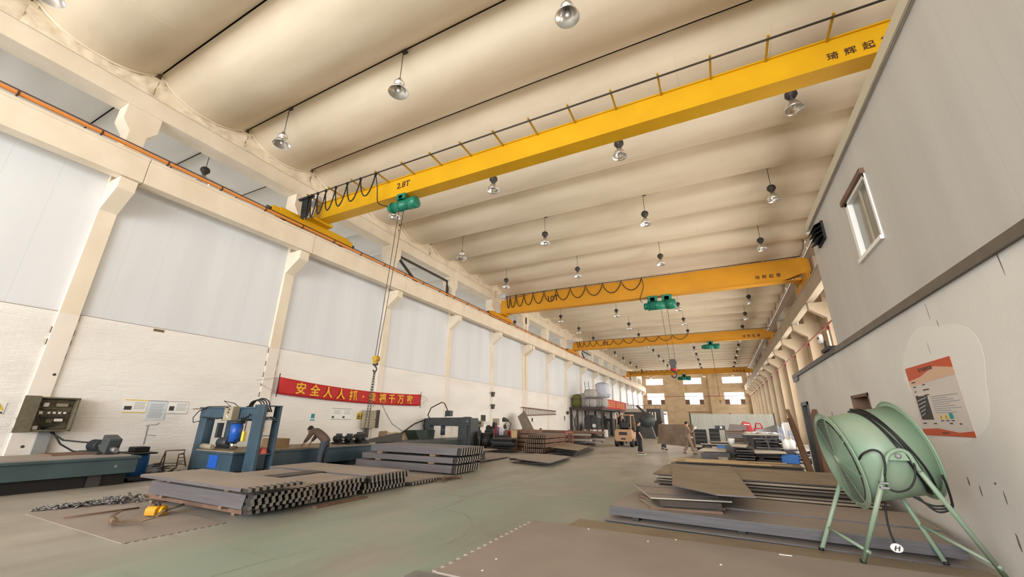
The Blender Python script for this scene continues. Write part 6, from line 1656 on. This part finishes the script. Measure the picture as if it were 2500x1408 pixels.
for i in range(9): pr('text_line', 'print_grey', .40, .53-.028*i, .93-.1*((i*5) % 3), .536-.028*i+.004)
for i in range(3):
    u = .46+.10*i
    if i < 2:
        pq('warning_symbol', 'print_yellow', [(u, .225), (u+.08, .225), (u+.04, .30)], .006); pr('symbol_mark', 'print_dark', u+.034, .235, u+.046, .27, .007)
    else: pr('warning_symbol', 'print_teal', u, .225, u+.07, .30, .006)
    pr('text_line', 'print_dark', u+.01, .195, u+.07, .208)
q = PX(2034, 1010, XO)
tag(MB().box((XO-.02, q.y-.10, q.z-.14), (XO+.0, q.y+.10, q.z+.06)).build('switch_plate', 'duct_grey'), 'small grey switch plate on the plaster wall above the fan drum', 'switch')
t = thing('vent_louver', 'small black exhaust louver with open flaps high on the clad upper room', 'vent', (XO, 11.2, 6))
y0, y1, z0, z1 = 10.85, 11.5, 5.82, 6.28
MB().box((XO-.03, y0, z0), (XO+.02, y1, z1)).build('frame', 'black', t)
for i in range(4): MB().bar((XO-.03, (y0+y1)/2, z1-.03-.11*i), (XO-.17, (y0+y1)/2, z1-.10-.11*i), y1-y0, .012).build('flap', 'black', t)
t = thing('round_light', 'white round twin light on a dark bracket at the corner of the clad upper room', 'light', (XO, 12.6, 3.9))
q = PX(2017, 840, XO-.0)
MB().box((XO-.1, 12.5, 3.47), (XO+.1, 13.3, 3.55)).bar((XO, 13.2, 3.5), (XO, 13.2, 3.8), .05).build('bracket', 'black', t)
MB().tube([(XO-.04, 13.2, 3.85), (XO-.12, 13.2, 3.85)], [.13, .12], 20).build('body', 'white_plastic', t)
for s_ in (-.045, .045): MB().cyl((XO-.121, 13.2+s_, 3.87), (XO-.13, 13.2+s_, 3.87), .03, 10).build('lens', 'print_dark', t)

# ================================================================== DRUM FAN
FR = .58
fa = Vector((math.cos(.113)*math.cos(.212), math.sin(.113)*math.cos(.212), math.sin(.212)))
fu = Vector((0, 0, 1)).cross(fa).normalized(); fv = fa.cross(fu)
fc = Vector((1.342, 7.09, 1.220)); FL = .773
t = thing('drum_fan', 'large pale green drum fan on tube legs beside the plaster wall', 'fan', (1.7, 7.1, .05))
fm = frame_mx(fc, fu, fv, fa)
R0 = FR-.05
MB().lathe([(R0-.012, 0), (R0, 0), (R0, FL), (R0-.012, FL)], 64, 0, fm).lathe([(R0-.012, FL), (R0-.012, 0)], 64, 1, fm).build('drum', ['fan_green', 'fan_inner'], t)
MB().lathe([(R0-.012, -.004), (FR, -.004), (FR, .012), (R0-.012, .012)], 64, 0, fm).tube([fm @ Vector((FR*math.cos(2*PI*k/64), FR*math.sin(2*PI*k/64), .004)) for k in range(64)], .011, 6, 0, True).build('front_flange', 'fan_green', t)
MB().lathe([(R0-.012, FL-.012), (FR, FL-.012), (FR, FL+.004), (R0-.012, FL+.004)], 64, 0, fm).tube([fm @ Vector((FR*math.cos(2*PI*k/64), FR*math.sin(2*PI*k/64), FL-.004)) for k in range(64)], .011, 6, 0, True).build('rear_flange', 'fan_green', t)
gr = MB()
for i in range(22):
    r = .05+(R0-.05)*i/22
    gr.tube([fm @ Vector((r*math.cos(2*PI*k/48), r*math.sin(2*PI*k/48), -.022-.02*(1-r/R0))) for k in range(48)], .0032, 4, 0, True)
for k in range(4):
    a = k*PI/4+.3
    gr.tube([fm @ Vector((s_*R0*math.cos(a), s_*R0*math.sin(a), -.018-.02*(1-abs(s_)))) for s_ in (-1, -.5, 0, .5, 1)], .005, 5)
gr.build('front_grille', 'fan_green', t)
MB().lathe([(.001, -.05), (.05, -.048), (.06, -.03), (.001, -.03)], 18, 0, fm).build('grille_badge', 'fan_green', t)
gr = MB()
for i in range(12):
    r = .08+(R0-.05)*i/12
    gr.tube([fm @ Vector((r*math.cos(2*PI*k/40), r*math.sin(2*PI*k/40), FL+.01)) for k in range(40)], .004, 4, 0, True)
for k in range(4):
    a = k*PI/4; gr.tube([fm @ Vector((R0*math.cos(a), R0*math.sin(a), FL+.012)), fm @ Vector((-R0*math.cos(a), -R0*math.sin(a), FL+.012))], .006, 5)
gr.build('rear_grille', 'fan_green', t)
MB().lathe([(.001, .12), (.10, .13), (.12, .16), (.12, .52), (.09, .56), (.001, .56)], 24, 0, fm).build('motor_hub', 'fan_inner', t)
for k in range(6):
    a = 2*PI*k/6; v = []; f = []
    for i in range(7):
        r = .11+(R0-.15)*i/6; w = .13+.05*i/6; tw = .75-.35*i/6
        for j in range(5):
            s_ = (j/4-.5)*2*w
            v.append((r*math.cos(a)-s_*math.sin(a)*math.cos(tw), r*math.sin(a)+s_*math.cos(a)*math.cos(tw), .22+s_*math.sin(tw)+.02*(1-(j/2-1)**2)))
    for i in range(6):
        for j in range(4): f.append((i*5+j, i*5+j+1, i*5+j+6, i*5+j+5))
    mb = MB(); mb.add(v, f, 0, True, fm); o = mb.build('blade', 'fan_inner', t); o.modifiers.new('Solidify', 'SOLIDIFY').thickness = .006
for k in range(8):
    a = 2*PI*k/8+.2
    MB().cyl(fm @ Vector((FR-.025)*0+Vector(((FR-.022)*math.cos(a), (FR-.022)*math.sin(a), -.012))) if False else fm @ Vector(((FR-.022)*math.cos(a), (FR-.022)*math.sin(a), -.014)), fm @ Vector(((FR-.022)*math.cos(a), (FR-.022)*math.sin(a), .02)), .012, 8).build('flange_bolt', 'steel', t)
# stand: one bent tube each side with the pivot plate, cross tubes between
def leg_path(side):
    if side < 0:
        ys = fc.y-FR-.03
        f0 = P(2108, 1372, .055); f1 = P(2462, 1416, .055)
        top = [PY(2153, 1180, ys+.02), PY(2164, 1122, ys), PY(2176, 1104, ys), PY(2196, 1098, ys), PY(2216, 1106, ys), PY(2232, 1128, ys), PY(2246, 1150, ys+.02)]
    else:
        ys = fc.y+FR+.05
        f0 = P(2006, 1342, .055); f1 = P(2311, 1377, .055)
        a = fm @ Vector((0, 0, FL*.42)); ctr = Vector((a.x, ys, a.z))
        top = [ctr+Vector((-.12, 0, -.12)), ctr+Vector((-.1, 0, .02)), ctr+Vector((-.05, 0, .09)), ctr+Vector((.03, 0, .10)), ctr+Vector((.12, 0, .05)), ctr+Vector((.2, 0, -.06))]
    return f0, top, f1
legs = {}
for sd_ in (-1, 1):
    f0, top, f1 = leg_path(sd_); legs[sd_] = (f0, top, f1)
    MB().tube([f0, top[0]], .026, 12).build('leg', 'fan_green', t); MB().tube([top[-1], f1], .026, 12).build('leg', 'fan_green', t)
    MB().tube(soft(top, 4), .022, 10).build('pivot_loop', 'fan_green', t)
    ft = MB()
    for q in (f0, f1): ft.cyl((q.x, q.y, .05), (q.x, q.y, .085), .031, 12)
    ft.build('rubber_foot', 'black', t)
    pl = fm @ Vector((0, 0, FL*.42)); yq = top[2].y
    pp_ = PY(2190, 1112, yq) if sd_ < 0 else Vector((pl.x, yq, pl.z))
    MB().prism([(pp_.x-.10, pp_.z-.05), (pp_.x+.10, pp_.z-.05), (pp_.x+.07, pp_.z+.04), (pp_.x-.07, pp_.z+.04)], 'y', yq-.008, yq+.05).build('pivot_plate', 'fan_green', t)
    MB().cyl((pp_.x, yq-.04, pp_.z), (pp_.x, yq+.05, pp_.z), .02, 12).lathe([(.001, 0), (.03, 0), (.03, .01), (.001, .014)], 12, 0, frame_mx((pp_.x, yq-.02, pp_.z), (1, 0, 0), (0, 0, 1), (0, -1, 0))).build('pivot_bolt', 'steel', t)
    cl_ = top[0]; MB().box((cl_.x-.03, cl_.y-.05, cl_.z-.05), (cl_.x+.05, cl_.y+.01, cl_.z-.03)).box((cl_.x-.03, cl_.y-.05, cl_.z-.0), (cl_.x+.05, cl_.y+.01, cl_.z+.02)).build('clamp', 'steel', t)
for i in (0, 2):
    a = legs[1][i].lerp(legs[1][1][0 if i == 0 else -1], .24 if i == 0 else .34); b = legs[-1][i].lerp(legs[-1][1][0 if i == 0 else -1], .16 if i == 0 else .13)
    MB().tube([a+(a-b).normalized()*.03, b+(b-a).normalized()*.05], .02, 10).build('cross_tube', 'fan_green', t)
# power cable wound over the drum, and the hanging plug with its white tag
t = thing('power_cable', 'bundle of dark cable wound over the green drum fan', 'cable', (1.7, 6.7, 1.5))
mb = MB()
for i in range(5):
    z0 = FL*(.44+.028*i); pts = []
    for k in range(26):
        a = PI*.62+PI*1.02*k/25          # over the top and down the near side
        pts.append((k, a))
    path = []
    for k, a in pts:
        rr = FR-.035+.012*(i % 3)
        ang = PI/2+.55 - 0 if False else None
        th_ = .9+2.55*k/25
        path.append(fm @ Vector((rr*math.cos(th_+PI/2-.9+.0), rr*math.sin(th_+PI/2-.9), z0+.27*(k/25)**1.2+.012*math.sin(k*.3+2*i))))
    mb.tube(path, .0115, 6)
mb.build('winding', 'black', t)
ys = fc.y-FR-.02
mb = MB().tube(soft([PY(2096, 1124, ys+.10), PY(2106, 1108, ys+.02), PY(2130, 1098, ys), PY(2150, 1106, ys-.02), PY(2160, 1130, ys-.03), PY(2160, 1160, ys-.03)]), .012, 7)
mb.tube(soft([PY(2160, 1160, ys-.03), PY(2166, 1188, ys-.03), PY(2190, 1200, ys-.03), PY(2220, 1192, ys-.03), PY(2234, 1165, ys-.03), PY(2232, 1130, ys-.02)]), .010, 7)
mb.build('motor_lead', 'black', t)
mb = MB()
for i in range(3):
    a, b = PY(2230+6*i, 1213, ys+.3), PY(2322, 1232+5*i, ys+.28)
    mb.tube(soft([a, a.lerp(b, .5)+Vector((0, 0, -.05-.02*i)), b, PY(2324, 1225, ys+.25), PY(2312, 1185, ys+.15), PY(2300, 1160, ys+.1)]), .011, 6)
mb.build('slack_loop', 'black', t)
t = thing('cable_tag', 'white oval tag on a dark plug cable hanging below the fan', 'tag', (1.8, 6.9, .5))
yq = 7.0
MB().tube([*soft([PY(2161, 1226, yq), PY(2164, 1260, yq), PY(2172, 1295, yq), PY(2184, 1325, yq)])], .011, 7).build('cable', 'black', t)
q = PY(2189, 1337, yq)
MB().lathe([(.001, 0), (.058, 0), (.062, .008), (.058, .016), (.001, .016)], 24, 0, frame_mx((q.x, q.y, q.z), (1, 0, 0), (0, 0, .8), (0, -1, 0))).build('disc', 'white_plastic', t)
mb = MB()
for dx in (-.018, .018): mb.bar((q.x+dx-.006, q.y-.02, q.z-.028), (q.x+dx+.012, q.y-.02, q.z+.026), .011, .006, 0, (0, 1, 0))
mb.bar((q.x-.026, q.y-.02, q.z-.004), (q.x+.026, q.y-.02, q.z+.006), .008, .006, 0, (0, 1, 0))
mb.build('mark', 'print_dark', t)
